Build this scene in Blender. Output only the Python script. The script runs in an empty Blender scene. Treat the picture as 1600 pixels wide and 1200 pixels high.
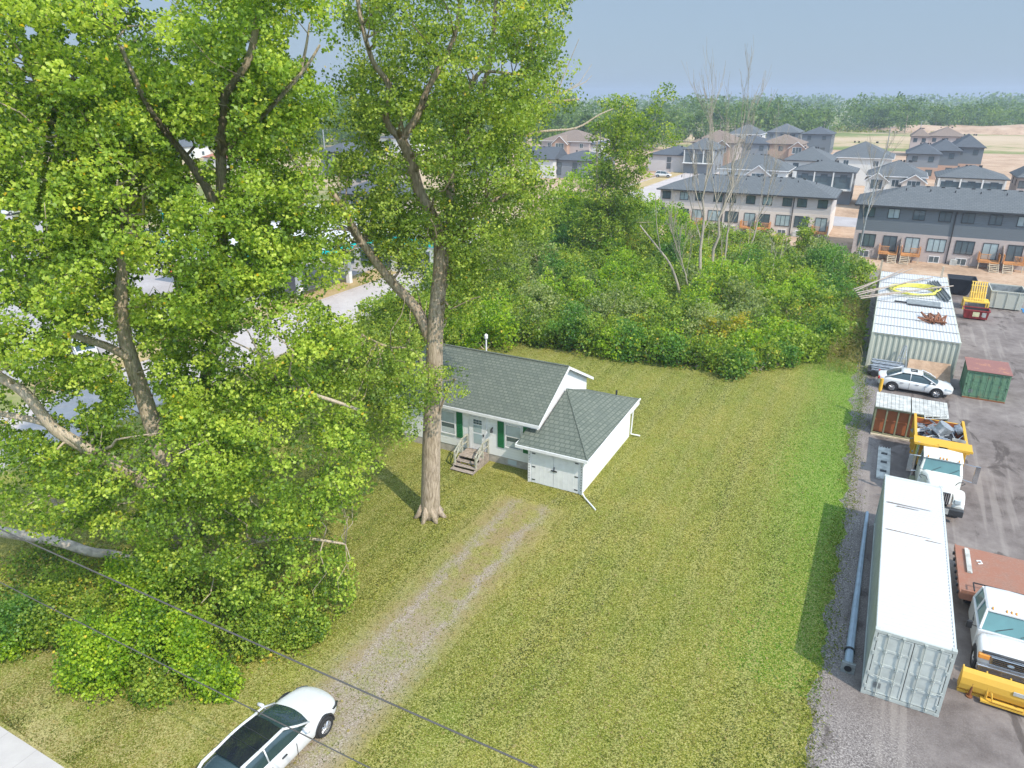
import bpy, math, random
import numpy as np
from mathutils import Vector, Matrix
random.seed(7); rng = np.random.default_rng(7)
scene = bpy.context.scene
COL = scene.collection
# ---------------------------------------------------------------- camera
PITCH, YAW, CAMZ = math.radians(22.1), math.radians(27.3), 20.0
cam = bpy.data.cameras.new('camera'); cam.sensor_width = 36; cam.lens = 1110/1600*36
cam.clip_start = .1; cam.clip_end = 6000
camo = bpy.data.objects.new('camera', cam); COL.objects.link(camo)
camo.location = (0, 0, CAMZ); camo.rotation_euler = (math.pi/2-PITCH, 0, YAW)
scene.camera = camo
scene.cycles.diffuse_bounces = 7; scene.cycles.max_bounces = 12
scene.render.resolution_x, scene.render.resolution_y = 1024, 768
# ---------------------------------------------------------------- world and sun
SUN = Vector((2.44, -1.08, 2.9)).normalized()
ELEV = math.asin(SUN.z); ROT = math.atan2(SUN.x, SUN.y)
w = bpy.data.worlds.new('World'); scene.world = w; w.use_nodes = True
nt = w.node_tree; nt.nodes.clear()
sky = nt.nodes.new('ShaderNodeTexSky'); sky.sky_type = 'NISHITA'; sky.sun_disc = False
sky.sun_elevation = ELEV; sky.sun_rotation = ROT; sky.altitude = 0
sky.air_density = 1.0; sky.dust_density = 1.0; sky.ozone_density = 3.0
hs = nt.nodes.new('ShaderNodeHueSaturation'); hs.inputs['Saturation'].default_value = .9
bg = nt.nodes.new('ShaderNodeBackground'); bg.inputs['Strength'].default_value = .135
out = nt.nodes.new('ShaderNodeOutputWorld')
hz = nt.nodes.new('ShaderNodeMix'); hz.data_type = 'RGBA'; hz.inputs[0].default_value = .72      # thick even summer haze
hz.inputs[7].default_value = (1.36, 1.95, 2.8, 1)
# fill added for camera-facing walls, after forward-scattering haze: the part of the sky round the sun is much brighter than the part facing away from it
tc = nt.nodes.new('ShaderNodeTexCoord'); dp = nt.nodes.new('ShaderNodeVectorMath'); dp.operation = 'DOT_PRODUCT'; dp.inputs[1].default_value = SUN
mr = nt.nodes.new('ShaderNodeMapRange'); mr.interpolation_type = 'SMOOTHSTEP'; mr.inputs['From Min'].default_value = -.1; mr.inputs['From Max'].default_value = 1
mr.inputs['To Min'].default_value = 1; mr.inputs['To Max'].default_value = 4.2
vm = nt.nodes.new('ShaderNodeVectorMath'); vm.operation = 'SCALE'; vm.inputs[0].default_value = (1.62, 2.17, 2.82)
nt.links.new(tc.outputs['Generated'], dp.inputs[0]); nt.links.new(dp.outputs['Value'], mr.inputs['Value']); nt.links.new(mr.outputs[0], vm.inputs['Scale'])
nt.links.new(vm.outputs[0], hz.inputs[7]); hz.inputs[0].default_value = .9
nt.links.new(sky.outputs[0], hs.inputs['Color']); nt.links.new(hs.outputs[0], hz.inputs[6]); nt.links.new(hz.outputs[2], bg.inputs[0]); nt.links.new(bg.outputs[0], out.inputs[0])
sl = bpy.data.lights.new('sun', 'SUN'); sl.energy = 3.05; sl.angle = math.radians(.6); sl.color = (1, .9, .76)
so = bpy.data.objects.new('sun', sl); COL.objects.link(so); so.location = (30, -20, 60)
so.rotation_euler = SUN.to_track_quat('Z', 'Y').to_euler()
vs = scene.view_settings; vs.view_transform = 'Standard'; vs.look = 'None'; vs.gamma = 1; vs.exposure = .66
# ---------------------------------------------------------------- pixel of the photograph (1600x1200) -> place in the scene
_F = Vector((-math.sin(YAW)*math.cos(PITCH), math.cos(YAW)*math.cos(PITCH), -math.sin(PITCH)))
_R = Vector((math.cos(YAW), math.sin(YAW), 0)); _U = _R.cross(_F)
_FH = Vector((-math.sin(YAW), math.cos(YAW), 0)); CP = Vector((0, 0, CAMZ))
def ray(px, py): return _F + _R*((px-800)/1110) - _U*((py-600)/1110)
def G(px, py, z=0):
    d = ray(px, py); return CP + d*((z-CAMZ)/d.z)
def C(px, py, Y):                    # on the ray, at ground distance Y ahead of the camera
    d = ray(px, py); return CP + d*(Y/d.dot(_FH))
def PX(P):                           # numpy projection, P (n,3)
    d = P - np.array([0, 0, CAMZ]); z = d@np.array(_F)
    return 800+1110*(d@np.array(_R))/z, 600-1110*(d@np.array(_U))/z
# ---------------------------------------------------------------- materials
class NT:
    def __init__(s, name):
        s.mat = bpy.data.materials.new(name); s.mat.use_nodes = True; s.t = s.mat.node_tree; s.t.nodes.clear()
        s.out = s.n('OutputMaterial'); s.p = s.n('BsdfPrincipled'); s.l(s.p.outputs[0], s.out.inputs[0])
    def n(s, k): return s.t.nodes.new('ShaderNode'+k)
    def l(s, a, b): s.t.links.new(a, b)
    def put(s, sock, v):
        if isinstance(v, bpy.types.NodeSocket): s.l(v, sock)
        elif isinstance(v, (tuple, list)): sock.default_value = (*v[:3], 1) if len(sock.default_value) == 4 else v[:3]
        else: sock.default_value = v
    def pos(s): return s.n('TexCoord').outputs['Object']
    def m(s, op, a, b=0., c=0.):
        x = s.n('Math'); x.operation = op
        s.put(x.inputs[0], a); s.put(x.inputs[1], b); s.put(x.inputs[2], c); return x.outputs[0]
    def noise(s, sc, det=4, vec=None, rough=.6, dist=0):
        x = s.n('TexNoise'); x.inputs['Scale'].default_value = sc; x.inputs['Detail'].default_value = det
        x.inputs['Roughness'].default_value = rough; x.inputs['Distortion'].default_value = dist
        s.l(vec or s.pos(), x.inputs['Vector']); return x.outputs['Fac']
    def vor(s, sc, vec=None, feat='F1'):
        x = s.n('TexVoronoi'); x.inputs['Scale'].default_value = sc; x.feature = feat
        s.l(vec or s.pos(), x.inputs['Vector']); return x
    def map(s, scale=(1, 1, 1), loc=(0, 0, 0), vec=None):
        x = s.n('Mapping'); x.inputs['Scale'].default_value = scale; x.inputs['Location'].default_value = loc
        s.l(vec or s.pos(), x.inputs['Vector']); return x.outputs[0]
    def xyz(s, vec=None):
        x = s.n('SeparateXYZ'); s.l(vec or s.pos(), x.inputs[0]); return x.outputs
    def step(s, v, a, b):            # smooth 0..1 while v goes a..b
        x = s.n('MapRange'); x.interpolation_type = 'SMOOTHSTEP'
        s.put(x.inputs['Value'], v); x.inputs['From Min'].default_value = a; x.inputs['From Max'].default_value = b
        return x.outputs[0]
    def ramp(s, fac, stops):
        x = s.n('ValToRGB'); e = x.color_ramp.elements
        while len(e) < len(stops): e.new(.5)
        for i, (p, c) in enumerate(stops): e[i].position = p; e[i].color = (*c, 1)
        s.put(x.inputs[0], fac); return x.outputs[0]
    def mix(s, f, a, b, mode='MIX'):
        x = s.n('Mix'); x.data_type = 'RGBA'; x.blend_type = mode
        s.put(x.inputs[0], f); s.put(x.inputs[6], a); s.put(x.inputs[7], b); return x.outputs[2]
    def bump(s, h, st=.3, d=.02):
        x = s.n('Bump'); x.inputs['Strength'].default_value = st; x.inputs['Distance'].default_value = d
        s.put(x.inputs['Height'], h); s.l(x.outputs[0], s.p.inputs['Normal'])
    def fin(s, col, rough=.8, metal=0., coat=0., spec=None):
        s.put(s.p.inputs['Base Color'], col); s.put(s.p.inputs['Roughness'], rough)
        s.p.inputs['Metallic'].default_value = metal; s.p.inputs['Coat Weight'].default_value = coat
        if spec is not None: s.p.inputs['Specular IOR Level'].default_value = spec
        return s.mat
def plain(name, col, rough=.6, metal=0., dirt=.12, sc=3., coat=0., bump=0.):
    t = NT(name); f = t.noise(sc, 5)
    c2 = tuple(x*(1-dirt*2.2) for x in col); c1 = tuple(min(1, x*(1+dirt*.4)) for x in col)
    if bump: t.bump(t.noise(sc*8, 3), bump, .01)
    return t.fin(t.ramp(f, [(.3, c2), (.62, c1)]), rough, metal, coat)
M = {}
def rusty(name, col, amount=.5, rcol=(.2, .075, .03), rough=.65, sc=1.6):
    t = NT(name); f = t.noise(sc, 8, rough=.7); g = t.noise(sc*7, 4)
    k = t.step(t.m('ADD', f, t.m('MULTIPLY', g, .35)), 1.05-amount*.75, 1.12-amount*.75+.12)
    r = t.mix(g, tuple(x*.6 for x in rcol), tuple(x*1.5 for x in rcol))
    t.bump(g, .15, .01)
    return t.fin(t.mix(k, t.mix(f, tuple(x*.82 for x in col), col), r), rough)
def leafmat(name, dark, mid, light, yellow=None):
    t = NT(name); a = t.n('Attribute'); a.attribute_name = 'tint'
    st = [(0, dark), (.3, mid), (.8, light)]
    if yellow: st += [(.955, light), (.985, yellow)]
    c = t.ramp(a.outputs['Fac'], st)
    t.fin(c, .45, spec=.45)
    tr = t.n('BsdfTranslucent'); t.l(t.mix(1., c, (1.25, 1.3, .5), 'MULTIPLY'), tr.inputs[0])
    mx = t.n('MixShader'); mx.inputs[0].default_value = .5
    t.l(t.p.outputs[0], mx.inputs[1]); t.l(tr.outputs[0], mx.inputs[2]); t.l(mx.outputs[0], t.out.inputs[0])
    return t.mat
M['leaf_big'] = leafmat('cottonwood leaf', (.08, .145, .025), (.25, .385, .045), (.56, .65, .1), (.8, .55, .04))
M['leaf_mid'] = leafmat('cottonwood leaf green', (.08, .14, .03), (.23, .34, .05), (.48, .56, .1), (.75, .55, .07))
M['leaf_shrub'] = leafmat('shrub leaf', (.065, .135, .02), (.21, .32, .035), (.43, .51, .07), (.7, .5, .08))
M['leaf_lime'] = leafmat('sumac leaf', (.08, .17, .015), (.24, .4, .025), (.46, .58, .04), (.75, .6, .06))
M['leaf_olive'] = leafmat('willow leaf', (.09, .14, .045), (.24, .31, .1), (.42, .46, .17))
M['leaf_dark'] = leafmat('dark ivy leaf', (.045, .12, .025), (.11, .25, .04), (.23, .38, .07), (.3, .3, .04))
M['leaf_yellow'] = leafmat('turning leaf', (.13, .17, .02), (.35, .36, .03), (.65, .48, .06))
M['leaf_far'] = leafmat('woodland leaf', (.045, .1, .03), (.11, .185, .045), (.21, .3, .07))
M['leaf_lush'] = leafmat('lush grass blade', (.045, .14, .006), (.11, .27, .01), (.21, .4, .025))
M['leaf_dry'] = leafmat('dry grass blade', (.14, .115, .025), (.235, .195, .05), (.4, .335, .13))
M['leaf_grass'] = leafmat('grass blade', (.055, .09, .008), (.14, .175, .014), (.235, .255, .03), (.4, .34, .1))
def bark(name, a, b, sc=1.):
    t = NT(name); v = t.map((9*sc, 9*sc, 1.6*sc)); f = t.noise(1.3, 7, v, .65, .4); g = t.noise(.6, 3)
    t.bump(f, .9, .05); return t.fin(t.mix(t.m('MULTIPLY', g, .45), t.ramp(f, [(.34, a), (.6, b)]), (.24, .19, .07)), .95)
M['bark'] = bark('cottonwood bark', (.16, .12, .09), (.52, .42, .34))
M['bark_dark'] = bark('grey bark', (.3, .24, .19), (.62, .52, .42), 2)
M['bark_dead'] = bark('bleached dead wood', (.22, .19, .16), (.46, .41, .36), 2)
# setting
def lawn():
    t = NT('mown lawn'); p = t.pos(); x, y, z = t.xyz()
    big = t.noise(.09, 5, p, .6); md = t.noise(.55, 6, p, .65); fi = t.noise(7, 5, p, .75); vf = t.noise(17, 4, p, .8)
    base = t.ramp(t.m('ADD', t.m('MULTIPLY', big, .45), t.m('ADD', t.m('MULTIPLY', md, .33), t.m('MULTIPLY', fi, .22))),
                  [(.36, (.13, .175, .022)), (.5, (.22, .22, .035)), (.63, (.32, .26, .07))])
    st = t.m('SINE', t.m('ADD', t.m('MULTIPLY', x, 3.9), t.m('MULTIPLY', md, 3)))
    base = t.mix(t.m('MULTIPLY', t.step(st, .0, 1), .5), base, (.26, .245, .075))
    # lusher strip beside the yard
    lush = t.m('MULTIPLY', t.step(t.m('ADD', x, t.m('MULTIPLY', md, 3.2)), -3.2, 1.6), t.step(y, 16, 40))
    base = t.mix(t.m('MULTIPLY', lush, .85), base, t.mix(md, (.08, .2, .012), (.14, .25, .025)))
    # parched verge by the road
    par = t.m('MULTIPLY', t.step(t.m('ADD', y, t.m('MULTIPLY', md, 9)), 19.5, 12), t.step(md, .35, .62))
    base = t.mix(t.m('MULTIPLY', par, .75), base, (.4, .31, .17))
    base = t.mix(t.m('MULTIPLY', t.step(vf, .5, .62), .75), base, (.46, .43, .18))
    base = t.mix(t.m('MULTIPLY', t.step(vf, .49, .38), .8), base, (.07, .1, .015))
    base = t.mix(t.step(t.noise(16, 2, p, .5), .57, .7), base, t.mix(1., base, (.5, .55, .45), 'MULTIPLY'))
    # worn gravel drive with two ruts
    dx = t.m('ABSOLUTE', t.m('ADD', x, 14.0)); wob = t.m('MULTIPLY', t.m('SUBTRACT', t.noise(.55, 8, p, .75), .5), 4.2)
    rut = t.m('ABSOLUTE', t.m('SUBTRACT', t.m('ADD', dx, t.m('MULTIPLY', wob, .55)), .85))
    ends = t.m('MULTIPLY', t.step(t.m('ADD', y, t.m('MULTIPLY', wob, 1.5)), 30.2, 28.8), 1)
    halo = t.m('MULTIPLY', t.step(t.m('ADD', dx, wob), 2.7, 1.3), ends)
    base = t.mix(t.m('MULTIPLY', halo, t.m('ADD', .25, t.m('MULTIPLY', t.step(md, .42, .6), .6))), base, t.mix(vf, (.12, .09, .035), (.4, .3, .17)))
    near = t.step(y, 24, 15)
    core = t.m('MULTIPLY', t.step(t.m('ADD', rut, t.m('MULTIPLY', t.m('SUBTRACT', fi, .5), 1.2)), .5, .0), ends)
    core = t.m('MAXIMUM', core, t.m('MULTIPLY', t.m('MULTIPLY', t.step(t.m('ADD', dx, wob), 1.9, .7), near), .8))
    grit = t.ramp(t.noise(22, 3, p, .85), [(.38, (.15, .11, .085)), (.5, (.29, .24, .2)), (.62, (.47, .4, .34))])
    base = t.mix(t.m('MULTIPLY', t.m('MULTIPLY', core, t.step(t.m('ADD', fi, t.m('MULTIPLY', md, .8)), .62, .95)), t.m('ADD', .65, t.m('MULTIPLY', t.step(y, 29, 21), .35))), base, grit)
    t.bump(t.m('ADD', t.m('MULTIPLY', fi, .6), t.m('MULTIPLY', vf, .6)), .8, .05)
    return t.fin(base, .95, spec=.15)
M['lawn'] = lawn()
def yard():
    t = NT('worn asphalt and gravel'); p = t.pos(); x, y, z = t.xyz()
    b = t.noise(.16, 6, p, .65); m_ = t.noise(1.1, 6, p, .7); f = t.noise(20, 3, p, .75)
    asp = t.ramp(t.m('ADD', t.m('MULTIPLY', b, .6), t.m('MULTIPLY', m_, .4)), [(.38, (.11, .09, .083)), (.5, (.175, .148, .138)), (.62, (.25, .218, .2))])
    asp = t.mix(t.m('MULTIPLY', t.step(f, .45, .7), .5), asp, t.mix(m_, (.075, .062, .058), (.36, .32, .29)))
    gr = t.ramp(t.noise(16, 4, p, .85), [(.36, (.05, .042, .04)), (.5, (.19, .165, .155)), (.66, (.44, .4, .37))])
    gm = t.step(t.m('ADD', x, t.m('MULTIPLY', t.m('SUBTRACT', t.noise(.35, 5), .5), 5)), 2.9, .9)
    gm = t.m('MAXIMUM', gm, t.m('MULTIPLY', t.step(y, 25, 20), t.step(t.m('ADD', x, t.m('MULTIPLY', m_, 3)), 7, 4)))
    c = t.mix(gm, asp, gr)
    tr = t.noise(.9, 3, t.map((2.2, .12, 1)), .5)
    c = t.mix(t.m('MULTIPLY', t.step(tr, .54, .66), .4), c, (.3, .265, .24))
    st = t.noise(.5, 4, t.map((1, .5, 1), (4, 2, 0)), .6, 1)
    c = t.mix(t.m('MULTIPLY', t.step(st, .58, .66), .7), c, (.06, .048, .043))
    wd = t.m('MULTIPLY', t.step(t.m('ADD', x, t.m('MULTIPLY', m_, 2.6)), 2.6, 1.6), t.step(m_, .5, .62))
    c = t.mix(t.m('MULTIPLY', wd, .6), c, (.16, .19, .05))
    t.bump(t.m('ADD', f, t.m('MULTIPLY', m_, .5)), .5, .03)
    return t.fin(c, .93, spec=.2)
M['yard'] = yard()
def dirt(name, a, b, c, sc=.12):
    t = NT(name); p = t.pos(); f = t.noise(sc, 8, p, .7, .3); g = t.noise(sc*14, 6, p, .75)
    col = t.ramp(t.m('ADD', t.m('MULTIPLY', f, .6), t.m('MULTIPLY', g, .4)), [(.38, a), (.5, b), (.62, c)])
    t.bump(g, .5, .06); return t.fin(col, .95, spec=.15)
M['dirt'] = dirt('builders dirt', (.26, .175, .115), (.42, .29, .2), (.5, .38, .28))
M['pavement'] = dirt('pale concrete', (.37, .33, .32), (.43, .39, .375), (.48, .44, .42), .3)
def walk():
    t = NT('sidewalk slabs'); x, y, z = t.xyz(); j = t.m('FRACT', t.m('DIVIDE', x, 1.55)); f = t.noise(1.5, 7)
    c = t.mix(f, (.36, .33, .32), (.5, .47, .45)); return t.fin(t.mix(t.step(j, .012, .0), c, (.2, .18, .17)), .9)
M['walk'] = walk()
M['road'] = dirt('pale asphalt', (.3, .28, .28), (.36, .335, .335), (.41, .385, .385), .2)
M['verge'] = dirt('dry verge', (.3, .24, .11), (.4, .3, .15), (.45, .36, .22), .4)
def country():
    t = NT('fields and bare dirt'); p = t.pos()
    f = t.noise(.012, 6, t.map((.5, 1.5, 1)), .6, .5); g = t.noise(.09, 6, p, .7); h = t.noise(.6, 5, p, .75)
    k = t.m('ADD', t.m('MULTIPLY', f, .7), t.m('MULTIPLY', g, .3))
    c = t.ramp(k, [(.38, (.12, .17, .045)), (.47, (.2, .22, .08)), (.52, (.42, .32, .2)), (.6, (.48, .37, .26))]); x, y, z = t.xyz()
    c = t.mix(t.m('MULTIPLY', t.step(t.m('ADD', y, t.m('MULTIPLY', t.m('SUBTRACT', g, .5), 160)), 520, 640), .8), c, t.mix(g, (.1, .15, .04), (.24, .25, .09)))
    c = t.mix(t.m('MULTIPLY', t.step(h, .45, .7), .4), c, (.33, .26, .17))
    return t.fin(c, .95, spec=.1)
M['country'] = country()
def shingle(name, a, b, c, bw=.33, rh=.15, dark=(.05, .06, .055)):
    # rows follow the slope: uses x and y of the object together with z
    t = NT(name); x, y, z = t.xyz(); cb = t.n('CombineXYZ')
    g_ = t.n('NewGeometry'); nx, ny, nz = t.xyz(t.n('TexCoord').outputs['Normal']); side = t.m('GREATER_THAN', t.m('ABSOLUTE', nx), t.m('ABSOLUTE', ny))
    t.l(t.m('ADD', t.m('MULTIPLY', y, side), t.m('MULTIPLY', x, t.m('SUBTRACT', 1, side))), cb.inputs[0]); t.l(t.m('MULTIPLY', z, 2.1), cb.inputs[1])
    br = t.n('TexBrick'); t.l(cb.outputs[0], br.inputs['Vector']); br.inputs['Scale'].default_value = 1
    br.inputs['Brick Width'].default_value = bw; br.inputs['Row Height'].default_value = rh
    br.inputs['Mortar Size'].default_value = .03; br.inputs['Mortar Smooth'].default_value = .3
    br.inputs['Bias'].default_value = 0
    t.put(br.inputs['Color1'], a); t.put(br.inputs['Color2'], b); t.put(br.inputs['Mortar'], dark)
    f = t.noise(.8, 5); g = t.noise(25, 3)
    col = t.mix(t.m('MULTIPLY', f, .5), br.outputs['Color'], c)
    col = t.mix(t.m('MULTIPLY', g, .3), col, tuple(v*1.25 for v in c))
    t.bump(br.outputs['Fac'], -.4, .01); return t.fin(col, .92, spec=.2)
M['roof_home'] = shingle('grey green shingles', (.09, .108, .09), (.155, .172, .14), (.145, .16, .135), .3, .2, (.045, .06, .05))
M['roof_slate'] = shingle('slate grey shingles', (.1, .11, .12), (.13, .14, .15), (.12, .13, .14), .5, .3)
M['roof_dark'] = shingle('dark blue grey shingles', (.075, .085, .1), (.1, .11, .13), (.09, .1, .115), .5, .3)
M['roof_brown'] = shingle('brown shingles', (.2, .15, .125), (.24, .185, .15), (.22, .17, .14), .5, .3)
M['roof_red'] = shingle('red shingles', (.35, .13, .08), (.4, .16, .1), (.36, .15, .1), .5, .3)
def siding(name, col, pitch=.2, dirty=.06):
    t = NT(name); x, y, z = t.xyz(); s = t.m('FRACT', t.m('DIVIDE', z, pitch))
    f = t.noise(1.2, 6); t.bump(s, .5, .02)
    c = t.mix(t.m('MULTIPLY', f, dirty*3), col, tuple(v*.72 for v in col))
    c = t.mix(t.m('MULTIPLY', t.step(s, .12, 0), .35), c, tuple(v*.55 for v in col))
    return t.fin(c, .55)
M['siding_white'] = siding('white siding', (.8, .8, .8), .2, .02)
M['siding_grey'] = siding('blue grey siding', (.125, .15, .17), .25)
M['siding_mid'] = siding('mid grey siding', (.2, .22, .24), .25)
M['siding_pale'] = siding('pale grey siding', (.5, .47, .455), .25)
M['siding_light'] = siding('light siding', (.62, .62, .6), .25)
def brick(name, a, b, mo):
    t = NT(name); x, y, z = t.xyz(); cb = t.n('CombineXYZ'); t.l(t.m('ADD', x, y), cb.inputs[0]); t.l(z, cb.inputs[1])
    br = t.n('TexBrick'); t.l(cb.outputs[0], br.inputs['Vector']); br.inputs['Scale'].default_value = 1
    br.inputs['Brick Width'].default_value = .3; br.inputs['Row Height'].default_value = .11; br.inputs['Mortar Size'].default_value = .012
    t.put(br.inputs['Color1'], a); t.put(br.inputs['Color2'], b); t.put(br.inputs['Mortar'], mo)
    return t.fin(t.mix(t.m('MULTIPLY', t.noise(.7, 5), .4), br.outputs['Color'], mo), .9)
M['brick'] = brick('taupe brick', (.37, .31, .29), (.43, .365, .34), (.44, .39, .37))
M['brick_pale'] = brick('pale brick', (.56, .49, .43), (.62, .55, .49), (.6, .54, .49))
M['brick_tan'] = brick('tan brick', (.38, .24, .17), (.44, .29, .21), (.42, .3, .24))
M['block'] = plain('concrete block', (.42, .38, .33), .9, sc=4)
M['white'] = plain('white paint', (.72, .72, .72), .45, dirt=.05)
M['trim'] = plain('dark trim', (.035, .037, .04), .5, dirt=.05)
M['shutter'] = plain('green shutter', (.012, .15, .055), .45, dirt=.06)
M['curtain'] = plain('pale blind', (.45, .5, .5), .7, dirt=.06)
def glass(name, col=(.05, .07, .08), rough=.06):
    t = NT(name); return t.fin(t.mix(t.noise(.9, 3), col, tuple(v*2.2 for v in col)), rough, spec=.9)
M['glass'] = glass('window glass'); M['glass_pale'] = glass('pale reflecting glass', (.2, .25, .26), .1)
M['glass_car'] = glass('windscreen', (.014, .028, .032), .04); M['glass_black'] = glass('black glass roof', (.008, .01, .014), .05)
M['glass_green'] = glass('green tinted windscreen', (.045, .11, .11), .06)
M['deckwood'] = plain('weathered grey boards', (.36, .3, .25), .85, dirt=.2, sc=6)
M['rail'] = plain('weathered rail', (.42, .41, .33), .8, dirt=.15, sc=6)
M['cedar'] = plain('new orange timber', (.58, .27, .1), .7, dirt=.12, sc=6)
M['tread'] = plain('pale stair tread', (.55, .46, .34), .8)
M['metal'] = plain('galvanised steel', (.42, .44, .46), .4, .6, sc=6)
M['pole'] = plain('blue grey pole paint', (.33, .41, .5), .4, dirt=.08)
M['black'] = plain('black plastic', (.018, .018, .02), .5); M['rubber'] = plain('tyre rubber', (.022, .022, .024), .85)
M['chrome'] = plain('chrome', (.6, .6, .62), .18, .9, dirt=.05); M['rim'] = plain('alloy rim', (.5, .5, .52), .3, .7)
M['car_white'] = plain('white car paint', (.6, .6, .6), .22, dirt=.02, coat=.6)
M['truck_white'] = plain('white truck paint', (.66, .66, .62), .35, dirt=.1, coat=.2)
M['amber'] = plain('amber lens', (.75, .3, .06), .25, dirt=.03); M['red_lens'] = plain('red lens', (.4, .02, .02), .2)
M['lens'] = plain('clear lens', (.45, .5, .52), .12)
M['yellow'] = rusty('yellow truck paint', (.66, .37, .035), .35, (.3, .13, .03)); M['plow'] = rusty('plow yellow', (.66, .39, .05), .3)
M['bed_inside'] = rusty('rubbed dump bed', (.45, .14, .05), .55)
M['cont'] = plain('pale grey container paint', (.44, .47, .44), .5, dirt=.08, sc=1.5)
M['cont_door'] = plain('container door paint', (.5, .53, .5), .5, dirt=.1, sc=1.5)
M['cont_side'] = rusty('cream container paint', (.5, .51, .43), .3, (.3, .22, .14))
def roofpaint(name, rustamt):
    t = NT(name); x, y, z = t.xyz(); f = t.noise(.9, 6, t.map((.5, 2.5, 1)), .7); g = t.noise(6, 5)
    k = t.step(t.m('ADD', f, t.m('MULTIPLY', g, .2)), .86-rustamt*.3, .98-rustamt*.3)
    return t.fin(t.mix(k, t.mix(g, (.46, .465, .47), (.56, .565, .57)), (.28, .22, .17)), .5)
M['cont_roof'] = roofpaint('white container roof', .02); M['cont_roof_old'] = roofpaint('stained container roof', .3)
M['rust'] = rusty('rust', (.28, .09, .04), .9); M['rust_deck'] = rusty('rust red deck', (.31, .135, .085), .6, (.25, .13, .09))
M['rust_panel'] = rusty('rusty steel panel', (.4, .13, .05), .4, (.22, .08, .04)); M['rust_faint'] = plain('faint brown scrape', (.3, .24, .2), .7, dirt=.3, sc=8)
M['olive'] = rusty('olive steel frame', (.24, .24, .15), .35)
M['cgreen'] = rusty('green container paint', (.13, .25, .15), .42); M['rust_roof'] = rusty('rust red lid', (.27, .12, .1), .45, (.42, .19, .1))
M['lid'] = plain('pale weathered lid', (.5, .5, .47), .7, dirt=.2, sc=2); M['grey_steel'] = plain('grey steel sheet', (.3, .32, .32), .5, .3, dirt=.2)
M['binred'] = plain('dark red bin paint', (.27, .03, .03), .5); M['binblack'] = plain('black bin paint', (.03, .035, .045), .45)
M['bingrey'] = rusty('pale bin paint', (.5, .5, .43), .2); M['binyellow'] = plain('yellow rack paint', (.75, .5, .07), .5)
M['hose'] = plain('yellow hose', (.75, .68, .1), .5); M['blue'] = plain('blue tarp', (.02, .26, .6), .5); M['scrap'] = plain('scrap metal', (.33, .36, .4), .5, .4, dirt=.25, sc=9)
M['turquoise'] = plain('turquoise fascia', (.0, .5, .5), .4, dirt=.03); M['cone'] = plain('orange plastic', (.7, .13, .04), .5)
M['log'] = plain('stripped log', (.5, .42, .33), .8, dirt=.25, sc=3, bump=.6)
M['wire'] = plain('cable', (.09, .085, .08), .6); M['sign_yellow'] = plain('yellow sticker', (.8, .75, .45), .5)
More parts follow.
